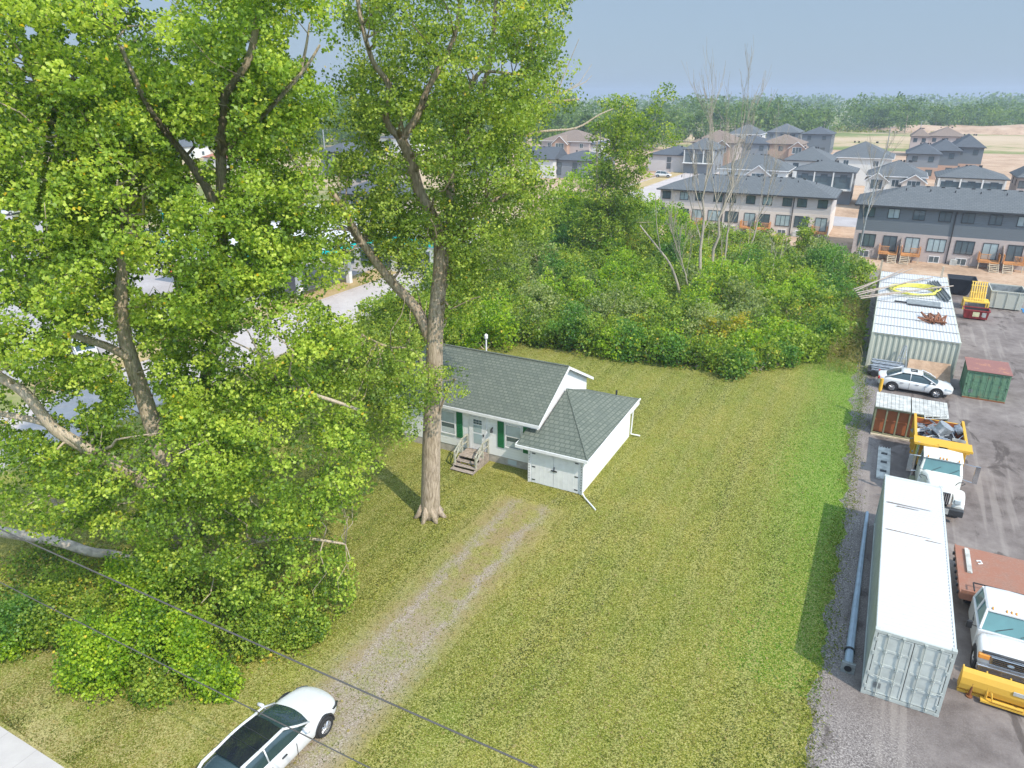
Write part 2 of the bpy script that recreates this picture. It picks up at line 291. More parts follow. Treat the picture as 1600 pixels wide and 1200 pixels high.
# ---------------------------------------------------------------- mesh helpers
class MB:
    def __init__(s): s.v = []; s.f = []; s.mi = []
    def add(s, vs, fs, m=0):
        o = len(s.v); s.v += [tuple(p) for p in vs]
        for f in fs: s.f.append([o+i for i in f]); s.mi.append(m)
        return s
    def box(s, x0, x1, y0, y1, z0, z1, m=0, T=None):
        vs = [Vector((x, y, z)) for z in (z0, z1) for x, y in ((x0, y0), (x1, y0), (x1, y1), (x0, y1))]
        if T: vs = [T @ p for p in vs]
        return s.add(vs, [(0, 3, 2, 1), (4, 5, 6, 7), (0, 1, 5, 4), (1, 2, 6, 5), (2, 3, 7, 6), (3, 0, 4, 7)], m)
    def hexa(s, b, t, m=0):          # bottom 4, top 4 (ccw)
        return s.add(list(b)+list(t), [(0, 3, 2, 1), (4, 5, 6, 7), (0, 1, 5, 4), (1, 2, 6, 5), (2, 3, 7, 6), (3, 0, 4, 7)], m)
    def slab(s, pts, th, m=0):       # polygon thickened downward along its normal
        P = [Vector(p) for p in pts]; n = (P[1]-P[0]).cross(P[2]-P[0]).normalized()*th
        if n.z < 0: n = -n
        k = len(P); q = [p-n for p in P]
        return s.add(P+q, [tuple(range(k)), tuple(range(2*k-1, k-1, -1))]+[(i, (i+1) % k, k+(i+1) % k, k+i) for i in range(k)], m)
    def tube(s, pts, rad, n=8, m=0, cap=True):
        P = [Vector(p) for p in pts]; R = rad if hasattr(rad, '__len__') else [rad]*len(P)
        up = None; rings = []
        for i, p in enumerate(P):
            d = (P[min(i+1, len(P)-1)]-P[max(i-1, 0)])
            d = d.normalized() if d.length > 1e-9 else Vector((0, 0, 1))
            if up is None: up = d.orthogonal().normalized()
            up = (up-d*up.dot(d)); up = up.normalized() if up.length > 1e-6 else d.orthogonal().normalized()
            b = d.cross(up)
            rings.append([p+(up*math.cos(2*math.pi*k/n)+b*math.sin(2*math.pi*k/n))*R[i] for k in range(n)])
        fs = [(i*n+k, i*n+(k+1) % n, (i+1)*n+(k+1) % n, (i+1)*n+k) for i in range(len(P)-1) for k in range(n)]
        if cap: fs += [tuple(range(n-1, -1, -1)), tuple((len(P)-1)*n+k for k in range(n))]
        return s.add([q for r in rings for q in r], fs, m)
    def loft(s, secs, m=0, closed=True):
        n = len(secs[0]); fs = []
        for i in range(len(secs)-1):
            for k in range(n if closed else n-1):
                fs.append((i*n+k, i*n+(k+1) % n, (i+1)*n+(k+1) % n, (i+1)*n+k))
        if closed: fs += [tuple(range(n-1, -1, -1)), tuple((len(secs)-1)*n+k for k in range(n))]
        return s.add([p for q in secs for p in q], fs, m)
    def disc(s, c, ax, r, th, n=20, m=0):
        c = Vector(c); ax = Vector(ax).normalized(); return s.tube([c-ax*th/2, c+ax*th/2], r, n, m)
    def build(s, name, mats, parent=None, smooth=False, bevel=0, sub=0):
        me = bpy.data.meshes.new(name); me.from_pydata(s.v, [], s.f)
        if not isinstance(mats, (list, tuple)): mats = [mats]
        for m in mats: me.materials.append(M[m] if isinstance(m, str) else m)
        me.polygons.foreach_set('material_index', s.mi)
        if smooth: me.polygons.foreach_set('use_smooth', [True]*len(s.f))
        me.update(); o = bpy.data.objects.new(name, me); COL.objects.link(o)
        if parent: o.parent = parent
        if bevel:
            b = o.modifiers.new('bevel', 'BEVEL'); b.width = bevel; b.segments = 2; b.limit_method = 'ANGLE'
        if sub:
            b = o.modifiers.new('sub', 'SUBSURF'); b.levels = sub; b.render_levels = sub
        return o
def tag(o, label=None, cat=None, group=None, kind=None):
    if label: o['label'] = label
    if cat: o['category'] = cat
    if group: o['group'] = group
    if kind: o['kind'] = kind
    return o
def thing(name, label, cat, loc=(0, 0, 0), rz=0, group=None):
    o = bpy.data.objects.new(name, None); COL.objects.link(o); o.empty_display_size = .3
    o.location = loc; o.rotation_euler = (0, 0, rz); return tag(o, label, cat, group)
def struct(name, mb, mat):
    o = mb.build(name, mat); o['kind'] = 'structure'; return o
CH = {}
def copy_tree(o, loc, rz, label, group=None):
    c = o.copy(); COL.objects.link(c); c.location = loc; c.rotation_euler = (0, 0, rz); c['label'] = label
    if group: c['group'] = group
    for k in [q for q in list(COL.objects) if q.parent == o]:
        d = k.copy(); COL.objects.link(d); d.parent = c
        for g in [q for q in list(COL.objects) if q.parent == k]:
            e = g.copy(); COL.objects.link(e); e.parent = d
    return c
# ---------------------------------------------------------------- foliage
def leaves(name, P, size, tint, mat, parent=None, up=.5, out=None, asp=.85, var=.35):
    n = len(P)
    nr = rng.normal(size=(n, 3)); nr /= np.linalg.norm(nr, axis=1)[:, None]
    nr[:, 2] += up
    if out is not None: nr += out
    nr /= np.linalg.norm(nr, axis=1)[:, None]
    t = np.cross(nr, rng.normal(size=(n, 3))); t /= np.linalg.norm(t, axis=1)[:, None]+1e-9
    b = np.cross(nr, t)
    L = (size*(1+var*(rng.random(n)*2-1)))[:, None]; W = L*asp
    fold = nr*W*.12
    V = np.stack([P-t*L*.5, P-t*L*.12+b*W*.5+fold, P+t*L*.5, P-t*L*.12-b*W*.5+fold], 1).reshape(-1, 3)
    me = bpy.data.meshes.new(name)
    me.vertices.add(4*n); me.vertices.foreach_set('co', V.astype(np.float32).ravel())
    me.loops.add(4*n); me.loops.foreach_set('vertex_index', np.arange(4*n, dtype=np.int32))
    me.polygons.add(n); me.polygons.foreach_set('loop_start', np.arange(0, 4*n, 4, dtype=np.int32))
    me.update(calc_edges=True)
    at = me.attributes.new('tint', 'FLOAT', 'FACE'); at.data.foreach_set('value', np.clip(tint, 0, 1).astype(np.float32))
    me.materials.append(M[mat]); o = bpy.data.objects.new(name, me); COL.objects.link(o)
    if parent: o.parent = parent
    return o
def inpoly(x, y, poly):
    r = np.zeros(len(x), bool); n = len(poly)
    for i in range(n):
        x0, y0 = poly[i]; x1, y1 = poly[(i+1) % n]
        if y0 == y1: continue
        c = ((y0 > y) != (y1 > y)) & (x < (x1-x0)*(y-y0)/(y1-y0)+x0); r ^= c
    return r
def ball(n, shell=.0):
    d = rng.normal(size=(n, 3)); d /= np.linalg.norm(d, axis=1)[:, None]
    return d*((shell+(1-shell)*rng.random(n))**(1/3))[:, None]
def clumps(cen, rad, per, flat=.7, tint0=None, jit=.42):
    """leaf points around clump centres; tint per clump plus per leaf"""
    n = len(cen); P = np.repeat(cen, per, 0)+ball(n*per, .25)*np.repeat(rad, per)[:, None]*np.array([1, 1, flat])
    t0 = (rng.random(n)**1.3)*.75 if tint0 is None else tint0
    T = np.repeat(t0, per)+jit*(rng.random(n*per)-.35)
    T[rng.random(n*per) < .004] = 1
    return P, T
def ellips(defs, density):
    out = []
    for (c, r) in defs:
        k = int(4.19*r[0]*r[1]*r[2]*density)
        out.append(ball(k, .12)*np.array(r)+np.array(c))
    return np.concatenate(out)
def hole(x, y, hx, hy, rx, ry, k):
    a = np.arctan2(y-hy, x-hx); w_ = 1+.22*np.sin(3*a+hx)+.16*np.sin(5*a+hy)+.12*np.sin(9*a+hx*.7)
    return (((x-hx)/rx)**2+((y-hy)/ry)**2)/w_**2*k
def carve(P, poly, holes, noise=9):
    x, y = PX(P); x = x+rng.normal(0, noise, len(P)); y = y+rng.normal(0, noise, len(P))
    k = inpoly(x, y, poly)
    for (hx, hy, rx, ry) in holes: k &= hole(x, y, hx, hy, rx, ry, 1.) > 1
    return P[k]
def unveil(P, lines):
    """the branches shed the leaves that would hang right in front of them"""
    x, y = PX(P); D = P@np.array(_FH); k = np.ones(len(P), bool)
    for Y, r, pts in lines:
        for (ax, ay), (bx, by) in zip(pts, pts[1:]):
            dx, dy = bx-ax, by-ay; t = np.clip(((x-ax)*dx+(y-ay)*dy)/(dx*dx+dy*dy), 0, 1)
            k &= ~((np.hypot(x-ax-t*dx, y-ay-t*dy) < r*(.6+.8*rng.random(len(P)))) & (D < Y+.2))
    return P, k
def wig(a, b, n, amp):
    a, b = Vector(a), Vector(b); L = (b-a).length; r = [a]
    for i in range(1, n):
        f = i/n; r.append(a.lerp(b, f)+Vector([random.gauss(0, amp*L*math.sin(math.pi*f)) for _ in range(3)]))
    return r+[b]
def limb(mb, pts, r0, r1, n=10, m=0, e=1.):
    P = [Vector(p) for p in pts]; Q = []
    for i in range(len(P)-1):        # smooth by catmull-rom
        a, b, c, d = P[max(i-1, 0)], P[i], P[i+1], P[min(i+2, len(P)-1)]
        for k in range(4):
            t = k/4; Q.append(.5*((2*b)+(c-a)*t+(2*a-5*b+4*c-d)*t*t+(3*b-a-3*c+d)*t**3))
    Q.append(P[-1]); N = len(Q)
    R = [r0+(r1-r0)*(i/(N-1))**e for i in range(N)]
    mb.tube(Q, R, n, m); return list(zip(Q, R))
def twigs(mb, skel, targets, r=.05):
    S = np.array([p for p, _ in skel])
    for t in targets:
        d = np.linalg.norm(S-t+np.array([0, 0, 1.2]), axis=1); i = int(np.argmin(d)); L = d[i]
        if L < .3: continue
        rr = min(skel[i][1]*.55, .02+.013*L+r*.3)
        mb.tube(wig(S[i], Vector(t), 4, .07), [rr, rr*.75, rr*.55, rr*.4, rr*.2], 5)
HAZE = .0004
# ---------------------------------------------------------------- the setting
def sheet(name, poly, z, mat, jit=0, step=.6):
    pts = []; n = len(poly)
    for i in range(n):
        a, b = Vector((*poly[i], z)), Vector((*poly[(i+1) % n], z)); k = max(1, int((b-a).length/step)) if jit else 1
        for j in range(k):
            p = a.lerp(b, j/k)
            if jit: p += Vector((random.gauss(0, jit), random.gauss(0, jit), 0))
            pts.append(p)
    mb = MB(); mb.add(pts, [tuple(range(len(pts)))]); return struct(name, mb, mat)
mb = MB(); mb.add([(-3500, -900, 0), (2500, -900, 0), (2500, 3600, 0), (-3500, 3600, 0)], [(0, 1, 2, 3)]); struct('ground', mb, 'country')
sheet('dirt_lot', [(-41, 88), (60, 84), (150, 84), (190, 300), (60, 330), (-60, 320), (-130, 240), (-60, 120)], .004, 'dirt')
mb = MB(); ys = np.arange(7.9, 92, .22); ex = np.interp(ys, [7.9, 20, 26, 34, 42, 50, 58, 66, 92], [1.0, .7, .75, .9, .55, .2, .1, .1, -2])
ex = ex+.22*np.sin(ys*1.9)*np.sin(ys*.63)+rng.normal(0, .07, len(ys)); k = len(ys)
mb.add([(-42, y, .012) for y in ys]+[(-6., y, .012) for y in ys]+[(x, y, .012) for x, y in zip(ex, ys)], [(i, k+i, k+i+1, i+1) for i in range(k-1)]+[(k+i, 2*k+i, 2*k+i+1, k+i+1) for i in range(k-1)]); struct('lawn', mb, 'lawn')
sheet('yard_ground', [(-.4, 7.9), (60, 7.9), (60, 93), (9, 96), (-1.4, 98), (-.4, 60)], .008, 'yard')
sheet('road', [(-700, -3), (300, -3), (300, 5), (-700, 5)], .008, 'road')
mb = MB(); mb.box(-42, 60, 6.2, 8.03, -.05, .1)
struct('sidewalk', mb, 'walk')
# street and paved lots behind the left-hand trees
sheet('side_street', [(-51, 8), (-42.6, 8), (-42.6, 260), (-51, 260)], .02, 'pavement')
sheet('side_street_verge', [(-55.4, 27), (-51, 27), (-51, 300), (-55.4, 300)], .016, 'verge')
sheet('plaza_pavement', [(-160, 22), (-55.4, 22), (-55.4, 74), (-160, 74)], .024, 'road')
for u in (-42.75, -51.1, -55.4): mb = MB(); mb.box(u, u+.22, 27, 255, .0, .15); struct('kerb', mb, 'pavement')
sheet('crescent_road', [(-48, 126), (-8, 130), (8, 131), (90, 122), (90, 130), (6, 139), (-14, 142), (-38, 330), (-47, 330), (-34, 150), (-48, 136)], .02, 'road')
# ---------------------------------------------------------------- the white bungalow
H = thing('bungalow', 'small white sided bungalow with grey green shingle roof and green shutters', 'house', (-19.6, 32.4, 0))
X = 19.6; Y0 = 32.4
def hx(a): return a+X
def hy(b): return b-Y0
u0, u1, v0, v1, ez, rz_ = -24.4, -15.15, 32.4, 39.8, 3.12, 5.3
mb = MB(); mb.box(hx(u0)+.03, hx(u1)-.03, hy(v0)+.03, hy(v1)-.03, -.1, .5); mb.build('foundation', 'block', H)
vm = (v0+v1)/2
mb = MB(); A = [(hx(u0), 0, .5), (hx(u1), 0, .5), (hx(u1), hy(v1), .5), (hx(u0), hy(v1), .5)]
T_ = [(a, b, 3.28) for a, b, c in A]
mb.add(A+T_+[(hx(u0), hy(vm), 5.18), (hx(u1), hy(vm), 5.18)], [(0, 3, 2, 1), (0, 1, 5, 4), (2, 3, 7, 6), (1, 2, 6, 9, 5), (3, 0, 4, 8, 7), (4, 5, 9, 8), (6, 7, 8, 9)]); mb.build('wall', 'siding_white', H)
ru0, ru1, rv0, rv1 = u0-.3, -14.87, v0-.38, v1+.38
mb = MB()
mb.slab([(hx(ru0), hy(rv0), 3.2), (hx(ru1), hy(rv0), 3.2), (hx(ru1), hy(vm), rz_), (hx(ru0), hy(vm), rz_)], .09)
mb.slab([(hx(ru0), hy(rv1), 3.2), (hx(ru1), hy(rv1), 3.2), (hx(ru1), hy(vm), rz_+.003), (hx(ru0), hy(vm), rz_+.003)], .09)
R_ = mb.build('roof', 'roof_home', H)
mb = MB()
mb.tube([(hx(ru0), hy(vm), rz_+.01), (hx(ru1), hy(vm), rz_+.01)], .07, 6); mb.build('ridge_cap', 'roof_home', R_)
mb = MB()                       # white fascia, rake boards and soffit
mb.box(hx(ru0), hx(ru1)+.02, hy(rv0)-.05, hy(rv0)+.0, 3.02, 3.19); mb.box(hx(ru0), hx(ru1)-.05, hy(rv0)+.01, hy(v0)-.005, 3.03, 3.06)
for sy, za in ((rv0, 1), (rv1, -1)):
    e = Vector((hx(ru1)+.01, hy(sy), 3.2)); r = Vector((hx(ru1)+.01, hy(vm), rz_))
    mb.add([e+Vector((0, 0, -.16)), r+Vector((0, 0, -.16)), r+Vector((0, 0, .02)), e+Vector((0, 0, .02)), e+Vector((.04, 0, -.16)), r+Vector((.04, 0, -.16)), r+Vector((.04, 0, .02)), e+Vector((.04, 0, .02))],
           [(0, 1, 2, 3), (7, 6, 5, 4), (0, 4, 5, 1), (1, 5, 6, 2), (2, 6, 7, 3), (3, 7, 4, 0)])
mb.build('fascia', 'white', H)
def window(par, cx, y, z0, z1, wd, blind=True, shutters=True, nx=1, axis='y', fm='white', gm='glass', name='window', proud=.05, dark=False):
    """window in a wall facing -y (axis y) or facing -x / +x (axis x / X); returns frame"""
    def bx(mb, a0, a1, d0, d1, z_0, z_1):
        if axis == 'y': mb.box(a0, a1, y-d1, y-d0, z_0, z_1)
        elif axis == 'x': mb.box(y-d1, y-d0, a0, a1, z_0, z_1)
        else: mb.box(y+d0, y+d1, a0, a1, z_0, z_1)
    a0, a1 = cx-wd/2, cx+wd/2; f = MB(); t = .07 if wd > .9 else .06
    bx(f, a0-t, a1+t, -.02, proud, z1, z1+t); bx(f, a0-t, a1+t, -.02, proud+.02, z0-t, z0)
    bx(f, a0-t, a0, -.02, proud, z0, z1); bx(f, a1, a1+t, -.02, proud, z0, z1)
    for i in range(1, nx): bx(f, a0+wd*i/nx-.025, a0+wd*i/nx+.025, -.01, proud-.012, z0, z1)
    if nx == 1: bx(f, a0, a1, -.01, proud-.012, (z0+z1)/2-.03, (z0+z1)/2+.03)
    F_ = f.build(name, fm, par)
    g = MB(); bx(g, a0, a1, 0, .018, z0, z1); g.build('pane', gm, F_)
    if blind: g = MB(); bx(g, a0+.02, a1-.02, .019, .022, (z0+z1)/2+.03, z1-.03); bx(g, a0+.02, a1-.02, .019, .022, z0+.03, z0+(z1-z0)*.27); g.build('blind', 'curtain', F_)
    return F_
for cu in (-21.02, -16.62):
    window(H, hx(cu), 0, 1.25, 2.62, .92, nx=1)
    for s in (-1, 1):
        mb = MB(); c = hx(cu)+s*.82
        mb.box(c-.2, c+.2, -.045, 0, 1.1, 2.75); 
        for k in range(14): mb.box(c-.16, c+.16, -.06, -.04, 1.18+k*.108, 1.25+k*.108)
        mb.build('shutter', 'shutter', H)
# front door
dc = hx(-18.95); mb = MB(); mb.box(dc-.46, dc+.46, -.05, 0, .62, 2.72); D = mb.build('door', 'white', H)
mb = MB(); mb.box(dc-.27, dc+.27, -.065, -.048, 1.0, 1.65); mb.box(dc-.27, dc+.27, -.065, -.048, 1.75, 2.2); mb.build('pane', 'glass_pale', D)
mb = MB()
for i in range(3):
    for j in range(2): mb.box(dc-.27+i*.19, dc-.11+i*.19, -.066, -.049, 2.27+j*.15, 2.39+j*.15)
mb.build('pane', 'glass', D)
mb = MB(); mb.box(dc+.36, dc+.42, -.1, -.05, 1.55, 1.7); mb.build('handle', 'trim', D)
mb = MB(); mb.box(dc-.58, dc-.461, -.055, 0, .6, 2.8); mb.box(dc+.461, dc+.58, -.055, 0, .6, 2.8); mb.box(dc-.6, dc+.6, -.09, 0, 2.8, 2.92); mb.build('door_frame', 'white', H)
mb = MB(); mb.tube([(dc+.98, -.02, 2.25), (dc+.98, -.16, 2.2), (dc+.98, -.17, 2.02)], [.04, .06, .1], 8); mb.build('wall_lamp', 'trim', H)
for a, b in ((-20.6, .95), (-17.0, .7)):
    mb = MB(); mb.box(hx(a), hx(a)+b*.8, .01, .06, .12, .42)
    vv = mb.build('foundation_vent', 'curtain', H)
# garage lean-to
gu0, gu1, gv0, gv1 = -15.13, -11.95, 31.35, 39.3
mb = MB()
b = [(hx(gu0), hy(gv0), -.05), (hx(gu1), hy(gv0), -.05), (hx(gu1), hy(gv1), -.05), (hx(gu0), hy(gv1), -.05)]
t = [(hx(gu0), hy(gv0), 2.3), (hx(gu1), hy(gv0), 2.24), (hx(gu1), hy(gv1), 2.4), (hx(gu0), hy(gv1), 2.4)]
mb.hexa(b, t); g_ = mb.build('garage_wall', 'siding_white', H)
mb = MB()
pk0 = (hx(-14.98), hy(36.1), 3.86); pk1 = (hx(-14.98), hy(38.1), 3.86); bk = (hx(-14.98), hy(39.6), 2.56); fr = (hx(-11.58), hy(31.0), 2.3); br = (hx(-11.58), hy(39.6), 2.55); fl = (hx(-14.98), hy(31.0), 2.33)
mb.slab([fl, fr, pk0], .07); mb.slab([fr, br, pk0], .07); mb.slab([br, bk, pk0], .07)
mb.slab([(hx(-15.75), hy(31.0), 2.33), (hx(-14.99), hy(31.0), 2.33), (hx(-14.99), hy(32.38), 2.74), (hx(-15.75), hy(32.38), 2.74)], .07)
g2 = mb.build('garage_roof', 'roof_home', H)
mb = MB(); mb.tube([fr, pk0], .05, 6); mb.tube([pk0, br], .05, 6); mb.build('hip_cap', 'roof_home', g2)
mb = MB()
mb.box(hx(-15.78), hx(-11.54), hy(30.93), hy(30.99), 2.17, 2.33); mb.box(hx(-11.57), hx(-11.52), hy(30.98), hy(39.62), 2.2, 2.33)
mb.tube([(hx(-11.5), hy(31.0), 2.33), (hx(-11.5), hy(39.62), 2.56)], .055, 6)
mb.box(hx(-15.79), hx(-15.75), hy(30.98), hy(32.38), 2.3, 2.4)
mb.build('garage_gutter', 'white', H)
for k, (a, b) in enumerate(((gu0+.2, gu0+1.5), (gu0+1.53, gu1-.2))):
    mb = MB(); mb.box(hx(a), hx(b), hy(gv0)-.045, hy(gv0)-.002, .04, 2.02)
    for j in range(1, 5): mb.box(hx(a)+(b-a)*j/5-.006, hx(a)+(b-a)*j/5+.006, hy(gv0)-.052, hy(gv0)-.04, .06, 2.0)
    d = mb.build('garage_door', 'white', H)
    for zz in (.2, 1.0, 1.82):
        mb = MB(); e = hx(a)+.02 if k == 0 else hx(b)-.22; mb.box(e, e+.2, hy(gv0)-.065, hy(gv0)-.048, zz, zz+.06); mb.build('hinge', 'trim', d)
mb = MB(); mb.box(hx(-13.75), hx(-13.4), hy(gv0)-.09, hy(gv0)-.05, 1.02, 1.09); mb.box(hx(-13.6), hx(-13.55), hy(gv0)-.09, hy(gv0)-.05, 1.1, 1.3); mb.build('latch', 'trim', H)
for a in (gu0-.02, gu1-.1):
    mb = MB(); mb.box(hx(a), hx(a)+.14, hy(gv0)-.07, hy(gv0)-.003, .0, 2.2); c_ = mb.build('corner_trim', 'white', H)
    mb = MB()
    for zz in np.arange(.25, 1.7, .16): mb.box(hx(a)+.05, hx(a)+.09, hy(gv0)-.076, hy(gv0)-.068, zz, zz+.05)
    mb.build('trim_slot', 'trim', c_)
mb = MB(); mb.tube([(hx(-11.86), hy(31.05), 2.2), (hx(-11.86), hy(31.2), 2.0), (hx(-11.86), hy(31.22), .2), (hx(-11.6), hy(30.95), .12), (hx(-10.7), hy(30.2), .05)], .042, 6); mb.build('downspout', 'white', H)
mb = MB(); mb.tube([(hx(-11.5), hy(39.5), 2.5), (hx(-11.8), hy(39.35), 2.2), (hx(-11.86), hy(39.35), .2), (hx(-11.3), hy(39.5), .12)], .05, 6); mb.build('downspout', 'white', H)
p = G(963, 618, 2.95); mb = MB(); mb.tube([(hx(p.x), hy(p.y), 2.6), (hx(p.x), hy(p.y), 3.3)], .06, 8); mb.build('vent_pipe', 'trim', H)
mb = MB(); a = -21.1; mb.tube([(hx(a), hy(37.3), 4.6), (hx(a), hy(37.3), 5.75)], .05, 8, 0); mb.tube([(hx(a), hy(37.3), 5.7), (hx(a), hy(37.3), 5.75), (hx(a), hy(37.3), 5.95), (hx(a), hy(37.3), 6.03)], [.07, .12, .12, .05], 10); mb.build('flue_cap', 'white', H)
# front steps
S = thing('porch_steps', 'weathered grey timber steps with two railings at the bungalow front door', 'steps', (-18.95, 31.55, 0))
mb = MB()
for i in range(7): mb.box(-.72+i*.207, -.72+i*.207+.19, -.25, .82, .54, .58)
mb.build('landing', 'deckwood', S)
for i in range(3):
    mb = MB(); z = .4-.145*i; y = -.27-.29*i
    for j in range(2): mb.box(-.76, .76, y-.29+j*.15, y-.29+j*.15+.135, z-.035, z)
    mb.build('tread', 'deckwood', S)
for x in (-.72, .68):
    mb = MB(); mb.add([(x, -1.15, 0), (x, -.25, 0), (x, -.25, .53), (x+.04, -1.15, 0), (x+.04, -.25, 0), (x+.04, -.25, .53)], [(0, 1, 2), (5, 4, 3), (0, 3, 4, 1), (1, 4, 5, 2), (2, 5, 3, 0)])
    mb.box(x, x+.04, -.249, .8, 0, .53)
    for i in range(8): x > 0 and mb.box(.722, .735, -.2+i*.125, -.095+i*.125, .02, .53)
    mb.build('riser_frame', 'deckwood', S)
for x in (-.7, .7):
    mb = MB()
    for y in (-.7, .1, .78): mb.box(x-.045, x+.045, y-.045, y+.045, .2 if y < 0 else .5, 1.0 if y < 0 else 1.48)
    for zz in (0, .42):
        mb.tube([(x, -.75, .98-zz), (x, .12, 1.46-zz)], .04, 4); mb.tube([(x, .1, 1.46-zz), (x, .8, 1.46-zz)], .04, 4)
    mb.tube([(x, -.65, .55), (x, .1, 1.4)], .03, 4)
    mb.build('railing', 'rail', S)
# overhead wires along the road, strung pole to pole beyond both edges of the view
def wire(name, v, h, r, label):
    mb = MB(); P = [(u, v, h-0.55*(1-((u+12)/45)**2)+.55) for u in np.linspace(-57, 33, 40)]
    mb.tube(P, r, 6); return tag(mb.build(name, 'wire'), label, 'wire')
wire('overhead_wire', 8.02, 9.3, .018, 'upper overhead wire crossing above the lower left bushes and gravel drive')
wire('overhead_wire', 8.98, 5.7, .016, 'lower overhead wire passing right above the white car')
for u in (-57, 33):
    T = thing('utility_pole', 'wooden utility pole far along the road, %s end of the wires' % ('left' if u < 0 else 'right'), 'utility pole', (u, 8.5, 0))
    mb = MB(); mb.tube([(0, 0, -.2), (0, 0, 10)], [.17, .12], 10); mb.build('pole', 'bark_dark', T)
    mb = MB(); mb.box(-.06, .06, -.7, .7, 9.2, 9.32); mb.build('crossarm', 'bark_dark', T)
# ---------------------------------------------------------------- shipping containers and the yard
def corr(mb, a, b, z0, z1, n, depth, inward, m=0):
    """corrugated wall from a to b (2d) between heights, trapezoid profile"""
    a, b = Vector((*a, 0)), Vector((*b, 0)); d = (b-a); nn = Vector(inward+(0,)); prof = []
    for i in range(n):
        for f, q in ((0, 0), (.3, 0), (.45, 1), (.85, 1)): prof.append(a+d*((i+f)/n)+nn*depth*q)
    prof.append(b); k = len(prof)
    mb.add([(p.x, p.y, z0) for p in prof]+[(p.x, p.y, z1) for p in prof], [(i, i+1, k+i+1, k+i) for i in range(k-1)], m)
def container(label, loc, W, L, Hh, side='cont', door='cont_door', roof='cont_roof', group=None, doors=True, name='shipping_container', rows=4, nside=None):
    """origin at front-left bottom corner; doors on the -y end; length along y"""
    T = thing(name, label, 'container', loc, 0, group); q = .1
    mb = MB()
    for x in (0, W-q):
        for y in (0, L-q): mb.box(x, x+q, y, y+q, .02, Hh-.02)
    mb.box(q, W-q, 0, q, .02, .16); mb.box(q, W-q, 0, q, Hh-.14, Hh-.02); mb.box(q, W-q, L-q, L, .02, .16); mb.box(q, W-q, L-q, L, Hh-.12, Hh-.02)
    for x in (0, W-q): mb.box(x+.01, x+q-.01, q, L-q, .02, .16); mb.box(x+.01, x+q-.01, q, L-q, Hh-.1, Hh-.02)
    fr = mb.build('frame', side, T)
    mb = MB()
    for x in (-.005, W-.155):
        for y in (-.005, L-.155):
            for z in (0, Hh-.12): mb.box(x, x+.16, y, y+.16, z, z+.122)
    mb.build('corner_casting', side, T, bevel=.012)
    mb = MB(); ns = nside or int(L/.28)
    corr(mb, (.04, q), (.04, L-q), .16, Hh-.1, ns, .036, (1, 0)); corr(mb, (W-.04, q), (W-.04, L-q), .16, Hh-.1, ns, .036, (-1, 0)); corr(mb, (q, L-.04), (W-q, L-.04), .16, Hh-.12, int(W/.28), .036, (0, -1))
    mb.build('side_panel', side, T)
    mb = MB(); n = int((L-.1)/.21); P = []
    for i in range(n):
        for f, d in ((0, 0), (.35, 0), (.5, .02), (.85, .02)): P.append((.05+(L-.1)*(i+f)/n, Hh-.035+d))
    P.append((L-.05, Hh-.035)); k = len(P)
    mb.add([(.08, y, z) for y, z in P]+[(W-.08, y, z) for y, z in P], [(i, k+i, k+i+1, i+1) for i in range(k-1)])
    for x in (.03, W-.08): mb.box(x, x+.05, .1, L-.1, Hh-.05, Hh-.008)
    mb.box(.08, W-.08, .05, .2, Hh-.06, Hh-.012); mb.box(.08, W-.08, L-.2, L-.05, Hh-.06, Hh-.012)
    mb.build('roof', roof, T)
    mb = MB(); mb.box(.05, W-.05, .15, L-.05, .12, .16); mb.build('floor', 'black', T)
    if doors:
        for s in (0, 1):
            x0 = q+.02 if s == 0 else W/2+.012; x1 = W/2-.012 if s == 0 else W-q-.02; z0, z1 = .19, Hh-.17; mb = MB()
            mb.box(x0, x1, .025, .05, z0, z1)
            mb.box(x0, x0+.07, .008, .024, z0, z1); mb.box(x1-.07, x1, .008, .024, z0, z1)
            for i in range(rows+1):
                z = z0+(z1-z0)*i/rows; mb.box(x0+.071, x1-.071, .008, .024, max(z0, z-.05), min(z1, z+.05))
            d = mb.build('door', door, T, bevel=.006)
            for fx in (.3, .72):
                x = x0+(x1-x0)*fx; mb = MB(); mb.tube([(x, -.03, .1), (x, -.03, Hh-.08)], .019, 8)
                for z in (.12, .75, 1.4, Hh*.7, Hh-.1): mb.box(x-.05, x+.05, -.04, .006, z-.03, z+.03)
                mb.tube([(x, -.055, .98), (x+.42*(1 if s else -1)*(.9 if fx > .5 else .5), -.05, 1.0)], .012, 5)
                mb.build('lock_rod', side, d)
            for z in (.4, 1.0, Hh-1.0, Hh-.4):
                mb = MB(); e = x0-.06 if s == 0 else x1-.02; mb.box(e, e+.08, -.02, .02, z-.07, z+.07); mb.build('hinge', side, d)
        mb = MB(); mb.box(.32, .56, .004, .0065, .42, .66); mb.build('plate', 'grey_steel', T)
        mb = MB(); mb.box(W/2-.011, W/2+.011, .03, .045, .2, Hh-.18); mb.build('door_seal', 'black', T)
    return T
LC = container('long pale grey shipping container with white roof and closed doors beside the lawn', (2.2, 23.2, 0), 2.46, 12.19, 2.9)
for y0, x0, x1 in ((32.6, .1, 2.0), (32.4, .5, 1.5), (30.15, .1, 1.9), (29.95, 1.6, 2.3)):
    mb = MB(); mb.add([(x0, y0-23.2, 2.897), (x1, y0-23.2+.04, 2.897), (x1-.2, y0-23.2+.07, 2.897), (x0+.1, y0-23.2+.08, 2.897)], [(0, 1, 2, 3)]); mb.build('rust_streak', 'rust_faint', LC)
